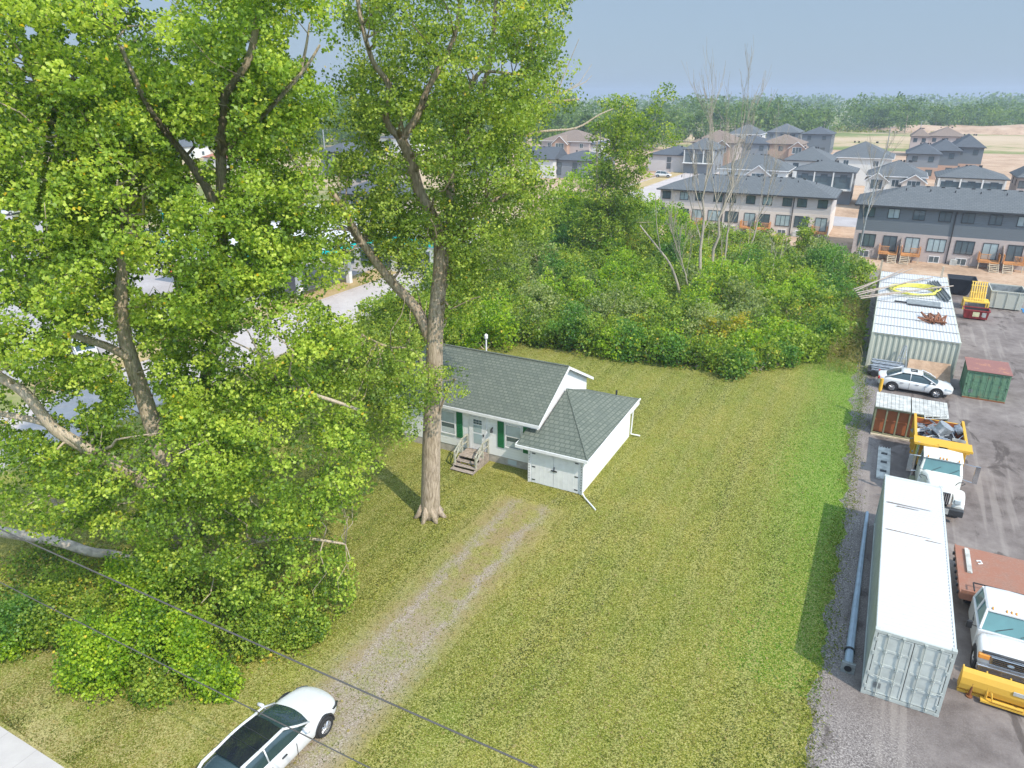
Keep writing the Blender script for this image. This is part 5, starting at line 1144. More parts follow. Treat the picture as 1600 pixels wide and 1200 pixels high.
def lowcar(i, px, py, rz, paint, label):
    p = G(px, py); T = thing('parked_car', label, 'car', (p.x, p.y, 0), rz)
    st = [(-2.2, .7, .95, .4), (-2.0, .85, 1.0, .3), (-1.0, .9, .95, .25), (1.0, .9, .9, .25), (1.9, .85, .8, .28), (2.2, .6, .65, .35)]
    sedan(T, 4.4, 1.8, .95, 1.5, st, (-1.9, -1.2, .3, 1.2), paint=paint, wb=(-1.35, 1.35), r=.33)
for i, (px, py, rz, paint, lb) in enumerate(((130, 555, 1.2, 'car_white', 'white car seen through the left tree above the curved limb'), (420, 388, .3, 'car_white', 'white car glimpsed near the turquoise canopy'), (300, 425, .2, 'binblack', 'dark car glimpsed beside the pale paved lot'), (500, 362, .3, 'lid', 'pale car glimpsed between the two big trees'), (20, 335, .3, 'car_white', 'white car glimpsed at the far left edge'), (240, 372, .4, 'grey_steel', 'grey car glimpsed behind the thin left limbs'))): lowcar(i, px, py, rz, paint, lb)
T = thing('traffic_barrel', 'small orange traffic barrel on the paved lot behind the left tree', 'barrel', tuple(G(270, 427)))
mb = MB(); mb.tube([(0, 0, 0), (0, 0, 1.0)], [.3, .22], 12); mb.build('barrel', 'cone', T); mb = MB(); mb.tube([(0, 0, .45), (0, 0, .62)], [.275, .255], 12); mb.build('white_band', 'white', T)
for i, (px, py, h, lb) in enumerate(((510, 262, 22, 'tall thin white mast beyond the gap between the two big trees'), (1384, 240, 9, 'slim street light pole in front of the far brown houses'), (1434, 222, 9, 'pale street light beside the brown far houses'), (1290, 228, 8, 'thin light pole by the small dark far house'))):
    b = G(px, py); T = thing('light_pole', lb, 'pole', (b.x, b.y, 0)); mb = MB(); mb.tube([(0, 0, 0), (0, 0, h)], [.22, .12], 6); mb.tube([(0, 0, h), (1.6, 0, h+.25)], .08, 5); mb.build('shaft', 'metal', T)
# heaps of spoil
for i, (px, py, r, h, lb) in enumerate(((1560, 208, 40, 5, 'long low heap of excavated earth on the far right'), (1180, 288, 0, 0, ''),)):
    if not r: continue
    c = G(px, py); mb = MB(); n = 26; vs_ = []
    for j in range(n):
        for k in range(n): x = (j/(n-1)-.5)*2; y = (k/(n-1)-.5)*2; q = max(0, 1-x*x-y*y); vs_.append((c.x+x*r*1.8, c.y+y*r*.6, -.05+h*q**.7*(.75+.35*math.sin(7*x+3*y)*math.sin(5*y+2))))
    mb.add(vs_, [(j*n+k, (j+1)*n+k, (j+1)*n+k+1, j*n+k+1) for j in range(n-1) for k in range(n-1)]); o = mb.build('hill', 'dirt', None, smooth=True); o['kind'] = 'structure'
# ---------------------------------------------------------------- the two big cottonwoods
def tree(name, label, cat, base, limbs, ells, poly, holes, dens, rad, per, size, mat, barkm, group=None, twf=6, ntw=140, lines=()):
    T = thing(name, label, cat, tuple(base), 0, group); O = Vector(base); skel = []; mb = MB()
    for i, (P, r0, r1) in enumerate(limbs):
        pts = [Vector(p)-O for p in P]; m_ = mb if i else MB()
        s = limb(m_, pts, r0, r1, 14 if r0 > .25 else 8, 0, .8); skel += s
        if i == 0: m_.build('trunk', barkm, T, smooth=True)
    cen = ellips(ells, dens)
    if poly: cen = carve(cen, poly, holes)
    cl = cen-np.array(O)
    idx = rng.choice(len(cl), min(ntw, len(cl)), replace=False)
    twigs(mb, skel, cl[idx]); mb.build('branches', barkm, T, smooth=True)
    r = rad*(.7+.6*rng.random(len(cl))); P, tn = clumps(cl, r, per)
    if poly:                     # stray leaves may soften the outline but keep the gaps open
        x, y = PX(P+np.array(O)); k = np.ones(len(P), bool)
        for (hx_, hy_, rx, ry) in holes: k &= hole(x, y, hx_, hy_, rx*.8, ry*.8, 1.) > .55+.7*rng.random(len(P))
        P, tn = P[k], tn[k]
    if lines: Q, k = unveil(P+np.array(O), lines); P, tn = P[k], tn[k]
    leaves('crown', P, size, tn, mat, T, up=.55)
    print(label, len(cl), len(P)); return T
def L_(Y, *pp): return [C(px, py, Y+(q[0] if q else 0)) for px, py, *q in pp]
# centre cottonwood
b = G(672, 806)
limbs = [([Vector((b.x, b.y, -.2)), *L_(31.3, (674, 700), (678, 590), (681, 500), (688, 420, .3), (684, 360, .6), (655, 300, .6), (640, 245, .4), (625, 215))], .52, .2),
         (L_(31.5, (625, 215), (603, 187), (607, 133), (582, 95), (562, 20), (555, -50)), .17, .07),
         (L_(31.5, (625, 218), (650, 185), (668, 140), (710, 57), (722, -40)), .19, .07),
         (L_(31.4, (672, 530), (650, 482), (612, 440, -.3), (575, 392, -.8), (553, 355, -1.2), (520, 300, -1.6)), .3, .1),
         (L_(31.6, (692, 430), (704, 340, .6), (706, 260, 1), (735, 190, 1.4), (765, 100, 1.6), (775, 0, 2)), .26, .08),
         (L_(31.6, (700, 380, .4), (745, 330, .6), (800, 300, 1), (850, 290, 1.2)), .14, .05),
         (L_(31.6, (715, 180, 1), (745, 118, .8), (770, 112, .6), (830, 120, .6)), .12, .04),
         (L_(31.5, (700, 230, 1), (770, 230, 1.6), (830, 170, 2), (905, 155, 2)), .13, .04),
         (L_(31.3, (672, 600), (655, 560, -.7), (640, 545, -1.5), (600, 540, -2.3), (560, 520, -3)), .13, .04),
         (L_(31.3, (680, 660), (700, 610, -.8), (712, 592, -1.2)), .07, .03),
         (L_(31.4, (570, 388, -.8), (548, 360, -1), (545, 340, -1.2)), .1, .05)]
# flare of the roots
ells = [((*C(690, 250, 32.3),), (5.4, 4.6, 5.2)), ((*C(700, 60, 32.3),), (5.6, 5, 5.5)), ((*C(650, 420, 31.5),), (3.8, 3.4, 3.2)), ((*C(780, 360, 32.8),), (3.2, 3, 3.4)), ((*C(845, 150, 33.3),), (2.3, 2.2, 1.6)), ((*C(560, 330, 31),), (1.8, 2, 2.6)),
        ((*C(590, 560, 28.6),), (2.9, 2., 1.7)), ((*C(500, 560, 28),), (2.4, 2., 1.8)), ((*C(700, 600, 29.6),), (1.3, 1., .9)), ((*C(630, 610, 29),), (2.1, 1.4, 1.7)), ((*C(560, 640, 27.5),), (2.6, 2., 2.4)), ((*C(845, 10, 33),), (2., 2., 2.2)), ((*C(512, 368, 30),), (2.1, 1.8, 1.5)), ((*C(510, 405, 29.5),), (1.8, 1.5, .9)), ((*C(738, 470, 31.8),), (1.7, 1.5, 2.2)), ((*C(600, 590, 28.2),), (2.4, 1.6, 1.6)), ((*C(700, 602, 29.4),), (1.3, .8, .8)), ((*C(675, 585, 29.6),), (1.3, .8, .9)), ((*C(640, 540, 29.4),), (1.4, 1, 1.2))]
poly = [(520, -200), (905, -200), (905, 25), (885, 60), (870, 105), (840, 112), (905, 150), (908, 172), (840, 180), (822, 215), (835, 250), (880, 285), (898, 315), (870, 350), (840, 385), (800, 410), (755, 440), (740, 490), (715, 540), (700, 560), (730, 590), (728, 612), (700, 640), (672, 640), (650, 700), (600, 720), (560, 750), (480, 700), (430, 600), (455, 520), (520, 485), (600, 470), (575, 428), (510, 432), (455, 415), (460, 340), (520, 260), (550, 200), (528, 140), (545, 60), (520, 0)]
holes = [(672, 735, 20, 70), (740, 118, 14, 12), (560, 470, 40, 28), (676, 395, 13, 22), (652, 492, 14, 22), (685, 500, 12, 50), (762, 200, 10, 9), (598, 215, 12, 9), (628, 210, 20, 20), (560, 285, 18, 8), (575, 60, 8, 30), (800, 105, 18, 14), (655, 280, 14, 16), (905, 60, 12, 60), (545, 300, 16, 9)]
LN = [(31.2, 20, [(672, 800), (675, 680)]), (31.2, 15, [(678, 560), (683, 470), (690, 400)]), (31.3, 15, [(672, 520), (640, 475), (600, 430), (565, 385), (550, 355)]), (32, 9, [(684, 330), (655, 300), (645, 262)]), (31.5, 10, [(640, 245), (625, 215), (603, 187)]), (31.5, 9, [(625, 215), (650, 185), (668, 140), (680, 110)]), (31.5, 8, [(607, 133), (582, 95), (562, 20), (556, -20)]), (31.5, 6, [(700, 75), (712, 50)]), (32.5, 5, [(735, 125), (770, 112)])]
T = tree('cottonwood_tree', 'tall thick trunked cottonwood standing on the lawn in front of the bungalow', 'tree', b, limbs, ells, poly, holes, 1.5, .55, 64, .115, 'leaf_mid', 'bark', ntw=170, lines=LN)
mb = MB()
for k in range(7):
    a = k*.9+.3; mb.tube([(math.cos(a)*.35, math.sin(a)*.35, .75), (math.cos(a)*.52, math.sin(a)*.52, .25), (math.cos(a)*.85, math.sin(a)*.85, -.08)], [.12, .17, .08], 8)
mb.build('root_flare', 'bark', T, smooth=True)
# left cottonwood, several leaders from one base
b = G(292, 905)
base = Vector((b.x, b.y, -.2))
limbs = [([base, *L_(26.3, (285, 830), (262, 740), (236, 655), (214, 590), (196, 530), (189, 465), (192, 400, .4), (180, 330, .8), (160, 250, 1), (140, 160, 1.2))], .5, .1),
         (L_(26.2, (205, 560), (165, 540, -.4), (120, 525, -.8), (80, 495, -1), (60, 450, -1.2)), .2, .08),
         (L_(25.8, (275, 800), (205, 740, -1), (135, 700, -1.6), (85, 670, -2), (40, 615, -2.4), (0, 590, -2.6), (-60, 560, -3)), .3, .14),
         (L_(25.8, (150, 708, -1.8), (80, 665, -2), (20, 650, -2.2), (-40, 640, -2.4)), .17, .1),
         (L_(26.6, (272, 780, .4), (320, 600, 1.5), (345, 430, 2), (346, 290, 2), (345, 215, 2), (352, 150, 2), (385, 100, 2), (398, 55, 2), (410, -30, 2)), .3, .1),
         (L_(28.6, (335, 320), (318, 285), (290, 245), (258, 205), (232, 168), (205, 110), (178, 50)), .2, .07),
         (L_(28.6, (353, 150), (362, 120), (366, 50), (372, -30)), .14, .07),
         (L_(28.2, (345, 240), (400, 190), (440, 150), (478, 105), (500, 70)), .13, .04),
         (L_(28.2, (470, 110), (478, 75), (484, 35)), .07, .03),
         (L_(26.6, (285, 520, 1.4), (275, 440, 1.6), (265, 428, 1.7), (240, 400, 1.8)), .08, .03),
         (L_(26.3, (272, 790), (380, 690, 0), (440, 610, -.5), (500, 620, -.8), (560, 640, -1)), .2, .05),
         (L_(26.3, (290, 880), (380, 850, -1), (460, 840, -1.8), (540, 850, -2)), .16, .04),
         (L_(26.4, (330, 500, 1.8), (420, 420, 1.5), (480, 300, 1.5), (500, 260, 1.5)), .14, .04),
         (L_(26.2, (190, 480), (225, 478), (228, 470)), .05, .02)]
ells = [((*C(240, 330, 27.3),), (6.4, 5.5, 5.2)), ((*C(120, 480, 25.5),), (4.2, 4, 3.6)), ((*C(400, 250, 28),), (3.8, 3.6, 4.2)), ((*C(240, 60, 27.8),), (7.2, 5.5, 5)), ((*C(430, 60, 28),), (3, 3, 3.2)), ((*C(60, 200, 26.5),), (4, 4, 4.4)),
        ((*C(420, 480, 26.5),), (3.8, 3.2, 3.4)), ((*C(60, 620, 25),), (3.2, 3, 2.4)), ((*C(330, 590, 26),), (3, 3, 2.4)), ((*C(230, 700, 25),), (5.2, 3.8, 3)), ((*C(450, 700, 25),), (3.6, 3, 3.2)), ((*C(440, 880, 24.2),), (3, 2.6, 2.6)), ((*C(60, 740, 24),), (3.4, 3, 2.2)), ((*C(300, 830, 24.4),), (2.8, 2.6, 2.2)), ((*C(330, 940, 23.4),), (2.6, 2, 1.5)), ((*C(480, 945, 23.6),), (1.9, 1.6, 1.5))]
poly = [(-200, -200), (570, -200), (522, 10), (500, 60), (520, 95), (500, 130), (512, 200), (500, 260), (520, 300), (560, 325), (575, 350), (545, 380), (530, 420), (520, 470), (545, 500), (600, 545), (640, 600), (652, 660), (630, 700), (580, 730), (560, 780), (580, 840), (576, 920), (560, 965), (500, 990), (440, 985), (400, 1010), (330, 1010), (240, 950), (215, 865), (170, 835), (100, 845), (60, 815), (0, 800), (-200, 780)]
holes = [(236, 6, 26, 12), (478, 60, 24, 34), (460, 75, 12, 22), (46, 50, 13, 14), (112, 62, 13, 14), (30, 95, 12, 16), (115, 122, 13, 8), (45, 125, 12, 8), (262, 8, 10, 8), (240, 444, 44, 20), (382, 534, 22, 24), (436, 545, 18, 18), (460, 440, 14, 12), (120, 548, 14, 10), (105, 640, 26, 20), (140, 622, 22, 16), (22, 622, 18, 10), (112, 680, 24, 14), (228, 630, 26, 38), (208, 570, 22, 28), (345, 255, 14, 36), (318, 240, 22, 16), (292, 232, 18, 26), (325, 300, 16, 14), (505, 105, 22, 26), (525, 470, 28, 22), (365, 378, 8, 9), (505, 215, 10, 22), (540, 310, 22, 14), (45, 665, 36, 8), (190, 420, 8, 28), (388, 75, 7, 16), (15, 335, 22, 10), (62, 355, 10, 12), (160, 545, 30, 8), (300, 130, 8, 7), (540, 618, 14, 6), (90, 784, 18, 9), (257, 782, 7, 8), (20, 400, 8, 6), (470, 365, 14, 7), (430, 350, 12, 8)]
LN = [(26.2, 16, [(238, 665), (214, 590), (196, 530)]), (26.4, 12, [(196, 530), (189, 465), (190, 430)]), (26, 13, [(200, 560), (165, 540), (125, 527)]), (25, 14, [(115, 695), (85, 670), (40, 615), (0, 590)]), (25, 10, [(100, 690), (60, 660), (0, 645)]), (28.5, 9, [(345, 290), (345, 215), (352, 150), (385, 100), (398, 55)]), (28.5, 8, [(330, 310), (290, 245), (258, 205), (232, 168)]), (28.5, 7, [(225, 160), (205, 110), (190, 75)]), (28.2, 7, [(410, 185), (440, 150), (478, 105), (498, 72)]), (26.2, 6, [(85, 170), (60, 330)]), (25, 8, [(455, 580), (520, 625)]), (24, 5, [(550, 830), (535, 905)])]
T = tree('cottonwood_tree', 'sprawling many stemmed cottonwood filling the left side beside the wires', 'tree', Vector((b.x, b.y, 0)), limbs, ells, poly, holes, 1.45, .54, 80, .125, 'leaf_big', 'bark_dark', ntw=260, lines=LN)
# fallen log
T = thing('fallen_log', 'pale stripped fallen log lying among bushes at the left edge', 'log', tuple(G(100, 858)))
O = G(100, 858); mb = MB(); P = [Vector(p)-O for p in (G(-60, 818, .7), G(20, 834, .8), G(90, 846, .8), G(140, 862, .7), G(185, 868, .5), G(232, 888, .2))]
limb(mb, P, .27, .17, 12); mb.build('stem', 'log', T, smooth=True)
T = thing('fallen_branch', 'short grey broken branch poking out of the ivy above the log', 'branch', tuple(G(95, 790)))
O = G(95, 790); mb = MB(); P = [Vector(p)-O for p in (C(82, 768, 27), C(86, 786, 26.8), C(110, 803, 26.5))]; limb(mb, P, .07, .13, 8); mb.build('stem', 'log', T, smooth=True)
# ---------------------------------------------------------------- shrubs
def shrub(base, h, r, mat, label, group=None, name='shrub', per=34, size=.2, n=None, up=.6, stems=4, tmax=.75):
    T = thing(name, label, 'shrub' if name != 'tree' else 'tree', (base[0], base[1], 0), 0, group)
    mb = MB(); n = n or int(18+9*r*h); tops = []
    ks = 5; off = ball(ks, .5)*np.array([r*.62, r*.62, 0]); hh = h*(.55+.5*rng.random(ks)); w_ = rng.integers(ks, size=n)
    cen = ball(n, .35)*np.stack([np.full(n, r*.52), np.full(n, r*.52), hh[w_]*.5], 1)+off[w_]; cen[:, 2] += hh[w_]*.5
    sh = rng.random(n) < .06; cen[sh, 2] *= 1.18
    lob = rng.normal(size=(3, 3)); cen += .14*r*np.sin(cen@lob.T*2.2/r)
    cen[:, 2] = np.maximum(cen[:, 2], .25)
    for k in range(stems):
        t = cen[rng.integers(len(cen))]; mb.tube(wig((random.uniform(-.15, .15), random.uniform(-.15, .15), -.1), Vector(t), 4, .06), [.05+.012*h, .045, .035, .025, .012], 5)
    mb.build('stems', 'bark_dark', T)
    P, tn = clumps(cen, np.full(len(cen), .22*r+.16)*(.6+.8*rng.random(len(cen))), per, .8, (rng.random(len(cen))**1.3)*tmax)
    P = P[P[:, 2] > .02]; tn = tn[:len(P)]
    leaves('foliage', P, size, tn, mat, T, up=up); return T
TH = 'shrubs of the overgrown thicket'
def inth(x, y):
    if y < 52.6 or y > 108: return False
    fr = 52.6 if x < -8 else (52.6+(x+8)*1.55)
    if y < fr+1: return False
    if y > 100 and x > -12: return False
    xr = -1.6 if y > 66 else -1.0
    return -42 < x < xr and y < 62+(.0 if x > -100 else 0)+50
pts = []
tries = 0
while tries < 6000 and len(pts) < 150:
    tries += 1; x, y = random.uniform(-42, -1), random.uniform(52.8, 107)
    if not inth(x, y): continue
    dmin = 2.5+.02*(y-52)
    if all((x-a)**2+(y-b)**2 > dmin**2 for a, b in pts): pts.append((x, y))
for k in range(13): pts.append((-27.5+k*1.6+random.gauss(0, .2), 53.6+random.gauss(0, .3)))
for k in range(7): pts.append((-6.6+k*.95, 55.2+k*1.75+random.gauss(0, .25)))
for x, y in pts:
    f = (y-52)/55; h = random.uniform(1.9, 3.3)+(2.6*f if x < -24 else (1.4*f if y < 84 else -.2)); r = random.uniform(1.5, 2.3)+.5*f
    if x < -20: h *= 1.25
    if x > -5: h *= .85
    m = random.choices(['leaf_shrub', 'leaf_olive', 'leaf_lime', 'leaf_dark'], [5, 2.2, 2.0, 1])[0]
    k = {'leaf_shrub': 'mid green leafy shrub in the thicket behind the lawn', 'leaf_olive': 'dull olive willow like shrub in the thicket behind the lawn', 'leaf_lime': 'light yellowish green shrub in the thicket behind the lawn', 'leaf_dark': 'dark green shrub in the thicket behind the lawn'}[m]
    shrub((x, y), h, r, m, k, TH, per=30, size=.19+.05*f, tmax=.6+.3*random.random())
for (px, py, h, r, m, lb) in ((905, 520, 3.9, 2.6, 'leaf_olive', 'rounded grey green willow bush in the left half of the thicket'), (845, 500, 4.1, 2.7, 'leaf_olive', 'tall rounded olive willow bush behind the left corner of the thicket'),
      (1110, 545, 2.8, 1.9, 'leaf_yellow', 'bush turning yellow near the middle front of the thicket'), (1150, 530, 2.6, 1.7, 'leaf_yellow', 'second yellow tinged bush right of the yellowest one'), (1255, 395, 4.6, 1.5, 'leaf_shrub', 'small young tree with loose crown in front of the pale townhouses'),
      (1290, 440, 4.2, 3.2, 'leaf_dark', 'broad dark bush at the right rear of the thicket'), (995, 420, 4.8, 2, 'leaf_yellow', 'bush with yellow leaves behind the leaning dead trunk'), (760, 545, 4.5, 2.3, 'leaf_lime', 'bright green bush behind the bungalow roof left end'), (715, 540, 4.2, 2.0, 'leaf_lime', 'yellow green bush beside the big trunk behind the roof')):
    b = G(px, py); shrub((b.x, b.y), h, r, m, lb, None, per=42, size=.2)
for k, (px, py, h, r) in enumerate(((640, 560, 3.6, 2.4), (585, 575, 3.4, 2.6), (530, 590, 3.0, 2.4), (480, 610, 2.6, 2.2), (660, 520, 4.6, 2.6), (600, 525, 4.0, 2.4), (725, 470, 6, 3), (780, 450, 6, 3), (820, 420, 6.5, 3.2), (860, 400, 7, 3.4), (760, 405, 7, 3.4), (900, 380, 7, 3.4), (700, 425, 6.5, 3))):
    b = G(px, py); shrub((b.x, b.y), h, r, random.choice(['leaf_shrub', 'leaf_mid', 'leaf_olive']), 'leafy bush behind the centre cottonwood and bungalow', 'bushes behind the bungalow', per=40, size=.2)
# dry reeds beside the container row
b = np.array([G(1318, 520)[:], G(1335, 470)[:]]); n = 5200
P = np.stack([rng.uniform(-2.2, .2, n), rng.uniform(57, 80, n), rng.uniform(.1, 1.7, n)], 1)
P[:, 0] += np.clip((62-P[:, 1])*.12, 0, 1)*.3
leaves('tall_dry_grass', P, .5, rng.random(n), 'leaf_dry', None, up=-.0, asp=.06).rotation_euler = (0, 0, 0)
tag(bpy.data.objects['tall_dry_grass'], 'tall straw coloured grass between thicket and cream containers', 'grass', None, 'stuff')
# thicket floor
n = 46000; P = np.stack([rng.uniform(-42, .2, n), rng.uniform(52.2, 100, n), rng.random(n)**1.5*1.3+.05], 1)
fr = np.where(P[:, 0] < -8, 52.5, 52.5+(P[:, 0]+8)*1.5)+rng.normal(0, .3, n); P = P[P[:, 1] > fr]
P = P[~((P[:, 1] > 84) & (P[:, 0] > -4))]
tag(leaves('undergrowth', P, .24, (np.sin(P[:, 0]*.9)*np.sin(P[:, 1]*.7)*.3+.42+.3*rng.normal(size=len(P))), 'leaf_shrub', None, up=.6), 'tangled low undergrowth filling the thicket', 'undergrowth', None, 'stuff')
# bushes and ivy at the lower left
SB = [((35, 975), 1.3, 1.9, 'leaf_dark', 'dark ivy covered bush at the lower left edge below the log'), ((120, 985), 1.7, 1.6, 'leaf_shrub', 'green bush left of the bright lime sumac'), ((178, 1045), 2.7, 1.7, 'leaf_lime', 'largest bright lime green sumac between the two wires'),
      ((250, 1010), 1.9, 1.3, 'leaf_dark', 'dark bush between the lime green sumacs'), ((295, 1045), 2.3, 1.2, 'leaf_lime', 'upright lime green sumac right of the dark bush'), ((330, 1078), 1.5, .95, 'leaf_lime', 'lowest lime green sumac nearest the gravel drive'), ((235, 1085), 1.0, .9, 'leaf_shrub', 'low green bush in front of the sumacs'),
      ((15, 1005), 1.2, 1.3, 'leaf_lime', 'yellow green clump at the left edge above the verge'), ((90, 935), .9, 1.5, 'leaf_shrub', 'low bush just under the lower side of the fallen log'), ((230, 945), 2.4, 1.4, 'leaf_lime', 'bright sumac just below the fallen log end'),
      ((400, 1010), 1.6, 1.1, 'leaf_shrub', 'bush under the lowest branches of the left cottonwood'), ((480, 1000), 1.5, .9, 'leaf_shrub', 'small bush at the lawn edge under the left cottonwood')]
for (px, h, r, m, lb) in SB: b = G(*px); shrub((b.x, b.y), h, r, m, lb, None, per=80, size=.105, n=int(44+30*r*h), stems=5)
n = 60000
P = np.stack([rng.uniform(-33, -8, n), rng.uniform(11.5, 27, n), np.zeros(n)], 1); x, y = PX(P)
pol = [(-300, 800), (120, 860), (250, 890), (420, 960), (470, 1020), (380, 1045), (345, 1095), (250, 1105), (200, 1110), (130, 1060), (80, 1040), (0, 1035), (-200, 1030)]
k = inpoly(x+rng.normal(0, 12, n), y+rng.normal(0, 10, n), pol); P = P[k]; P[:, 2] = .06+rng.random(len(P))**1.4*(.5+.25*np.sin(P[:, 0]*1.3)*np.sin(P[:, 1]*1.1))
tag(leaves('ivy_ground_cover', P, .12, .4+.3*np.sin(P[:, 0]*1.1+P[:, 1])+.25*rng.normal(size=len(P)), 'leaf_shrub', None, up=.8), 'low leafy ground cover under and around the lower left bushes', 'ground cover', None, 'stuff')
# grass tufts, fallen leaves, weeds at the yard edge
n = 540000; P = np.stack([rng.uniform(-34, .9, n), 8.2+58*rng.random(n)**1.5, rng.uniform(.015, .05, n)], 1)
P = P[(P[:, 1] < 52.5+rng.normal(0, .3, len(P))) | ((P[:, 0] > -8) & (P[:, 1] < 53+(P[:, 0]+8)*1.6))]
P = P[rng.random(len(P)) > .62*np.clip((17.5-P[:, 1])/4, 0, 1)*(.75+.6*np.sin(P[:, 0]*.9+P[:, 1]*.7)*np.sin(P[:, 0]*.37))]
lu = (P[:, 0]+2.2*np.sin(P[:, 1]*.35)*.5+rng.normal(0, .9, len(P)) > -2.4+.05*np.maximum(0, 45-P[:, 1])) & (P[:, 1] > 22); LU = P[lu]; P = P[~lu]
tag(leaves('lush_grass', LU, .085, .45+.3*rng.normal(size=len(LU)), 'leaf_lush', None, up=.9, asp=.32), 'brighter longer grass strip along the yard edge', 'grass', None, 'stuff')
n = len(P); k = ~((abs(P[:, 0]+14) < 1.9) & (P[:, 1] < 29.5) & (rng.random(n) < .8)); k &= ~((P[:, 0] > -24.4) & (P[:, 0] < -11.9) & (P[:, 1] > 31.3) & (P[:, 1] < 40)); P = P[k]
tn = .42+.22*np.sin(P[:, 0]*.7+2*np.sin(P[:, 1]*.21))+.13*rng.normal(size=len(P)); 
tn = tn+.2*np.sin(P[:, 0]*4.1+.6*np.sin(P[:, 1]*.2))+.1*np.sin(P[:, 0]*1.7+1); half = rng.random(len(P)) < .1*np.sin(P[:, 0]*4.1+1)+ .3+.12*np.sin(P[:, 0]*.5+1.5*np.sin(P[:, 1]*.3))
tag(leaves('lawn_grass', P[~half], .082, tn[~half]*.85+.06, 'leaf_grass', None, up=.9, asp=.32), 'short mown grass blades of the lawn', 'grass', None, 'stuff')
tag(leaves('dry_lawn_grass', P[half], .082, tn[half], 'leaf_dry', None, up=.9, asp=.32), 'short dry straw coloured blades in the lawn', 'grass', None, 'stuff')
n = 1500; P = np.stack([rng.uniform(-28, 1, n), 9+34*rng.random(n)**1.6, np.full(n, .05)], 1); P = P[~((P[:, 0] > -24.4) & (P[:, 0] < -11.9) & (P[:, 1] > 31.3) & (P[:, 1] < 40))]
tag(leaves('fallen_leaves', P, .11, rng.random(len(P))*.4+.65, 'leaf_dry', None, up=2.), 'pale dry fallen leaves scattered on the lawn', 'leaves', None, 'stuff')
n = 5000; y = rng.uniform(14, 60, n); P = np.stack([.8+rng.normal(0, .28, n)+.3*np.sin(y*.8)*np.sin(y*.31), y, rng.random(n)**2*.22+.02], 1)
tag(leaves('edge_weeds', P, .13, rng.random(n), 'leaf_grass', None, up=.3, asp=.25), 'ragged weeds where the lawn meets the gravel', 'weeds', None, 'stuff')
# ---------------------------------------------------------------- bare and slender trees in the thicket
def bare(name, label, base, top, r0, seed, spread=.13, depth=5, group=None, lean=None, mat='bark_dead', leafy=0):
    rs = random.Random(seed); B0 = Vector(base); T = thing(name, label, 'tree', tuple(base), 0, group)
    mb = MB(); mt = MB(); tips = []
    def go(m_, p, d, L, r, dep):
        P = [p]; R = [r]; n = 5
        for i in range(n):
            d = (d+Vector((rs.gauss(0, .07), rs.gauss(0, .07), rs.gauss(0, .03)+.02))).normalized(); P.append(P[-1]+d*L/n); R.append(max(.012, r*(1-.5*(i+1)/n)))
        m_.tube(P, R, 6 if r > .05 else 4)
        if dep == 0: tips.append(P[-1]); return
        for k in range(rs.choice([3, 4])):
            i = rs.randint(2, n); ax = Vector((rs.gauss(0, 1), rs.gauss(0, 1), 0)).normalized(); nd = (d+ax*rs.uniform(.5, 1)*spread*2+Vector((0, 0, .35))).normalized()
            go(mb, P[i], nd, L*rs.uniform(.5, .78), R[i]*.7, dep-1)
    tp = Vector(top)-B0; L = tp.length
    u_ = tp.normalized(); q = wig((0, 0, -.1), u_*L*.86, 10, .012); R = [max(.02, r0*(1-.88*i/10)) for i in range(11)]; mt.tube(q, R, 8)
    for k in range(11):
        f = .34+.62*(k/10); i = min(10, int(f*10)); a_ = rs.uniform(0, 6.3)
        go(mb, q[i].lerp(q[min(10, i+1)], f*10-i), (u_+Vector((math.cos(a_), math.sin(a_), 0))*rs.uniform(.22, .5)+Vector((0, 0, .2))).normalized(), L*rs.uniform(.16, .3)*(1.15-.35*f), max(.03, R[i]*.5), depth-2)
    mt.build('trunk', mat, T, smooth=True); mb.build('branches', mat, T)
    if leafy:
        cen = np.array([list(t) for t in tips]); cen = cen[rng.choice(len(cen), min(len(cen), leafy), replace=False)]; P, tn = clumps(cen, np.full(len(cen), .7), 26); leaves('foliage', P, .2, tn, 'leaf_lime', T)
    return T
for i, (bp, tp, r0, lb, kw) in enumerate((
    ((1088, 465), (1120, 150), .2, 'tallest bare bleached tree left of the pair above the pale townhouses', {}),
    ((1105, 440), (1175, 130), .2, 'tall bare tree with a wide spray of thin twigs', {}),
    ((1130, 430), (1150, 240), .14, 'slim bare tree just right of the two tallest', {}),
    ((1168, 400), (1225, 215), .13, 'bare grey tree rising in front of the pale townhouse windows', {}),
    ((1085, 475), (1040, 330), .1, 'thin bare sapling leaning left in the thicket', {}),
    ((1335, 405), (1385, 220), .12, 'thin bare tree leaning right in front of the dark townhouse corner', {}))):
    Bq = G(*bp); Y = Bq.dot(_FH); Tq = C(*tp, Y); bare('bare_tree', lb, Bq, Tq, r0, 11+i, depth=4, **kw)
Bq = G(1062, 470); Y = Bq.dot(_FH); T = thing('dead_tree', 'pale leaning dead tree without bark in the middle of the thicket', 'tree', tuple(Bq))
mb = MB(); P = [Vector((0, 0, -.1))]+[C(px, py, Y)-Bq for px, py in ((1060, 450), (1048, 415), (1030, 390), (1010, 365), (1000, 352))]; limb(mb, P, .17, .06, 8); limb(mb, [C(1032, 392, Y)-Bq, C(1026, 350, Y)-Bq, C(1024, 300, Y)-Bq], .06, .02, 6); mb.build('stem', 'bark_dead', T, smooth=True)
for k in range(16):
    px, py = random.uniform(1090, 1230), random.uniform(395, 460); a = G(px, py); d = Vector((random.gauss(0, .8), random.gauss(0, .6), random.uniform(3.5, 5)))
    mb = MB(); mb.tube(wig(a, a+d, 4, .05), [.06, .05, .04, .03, .015], 5); tag(mb.build('dead_sapling', 'bark_dead'), 'thin bare dead sapling sticking out of the thicket', 'sapling', 'dead saplings in the thicket')
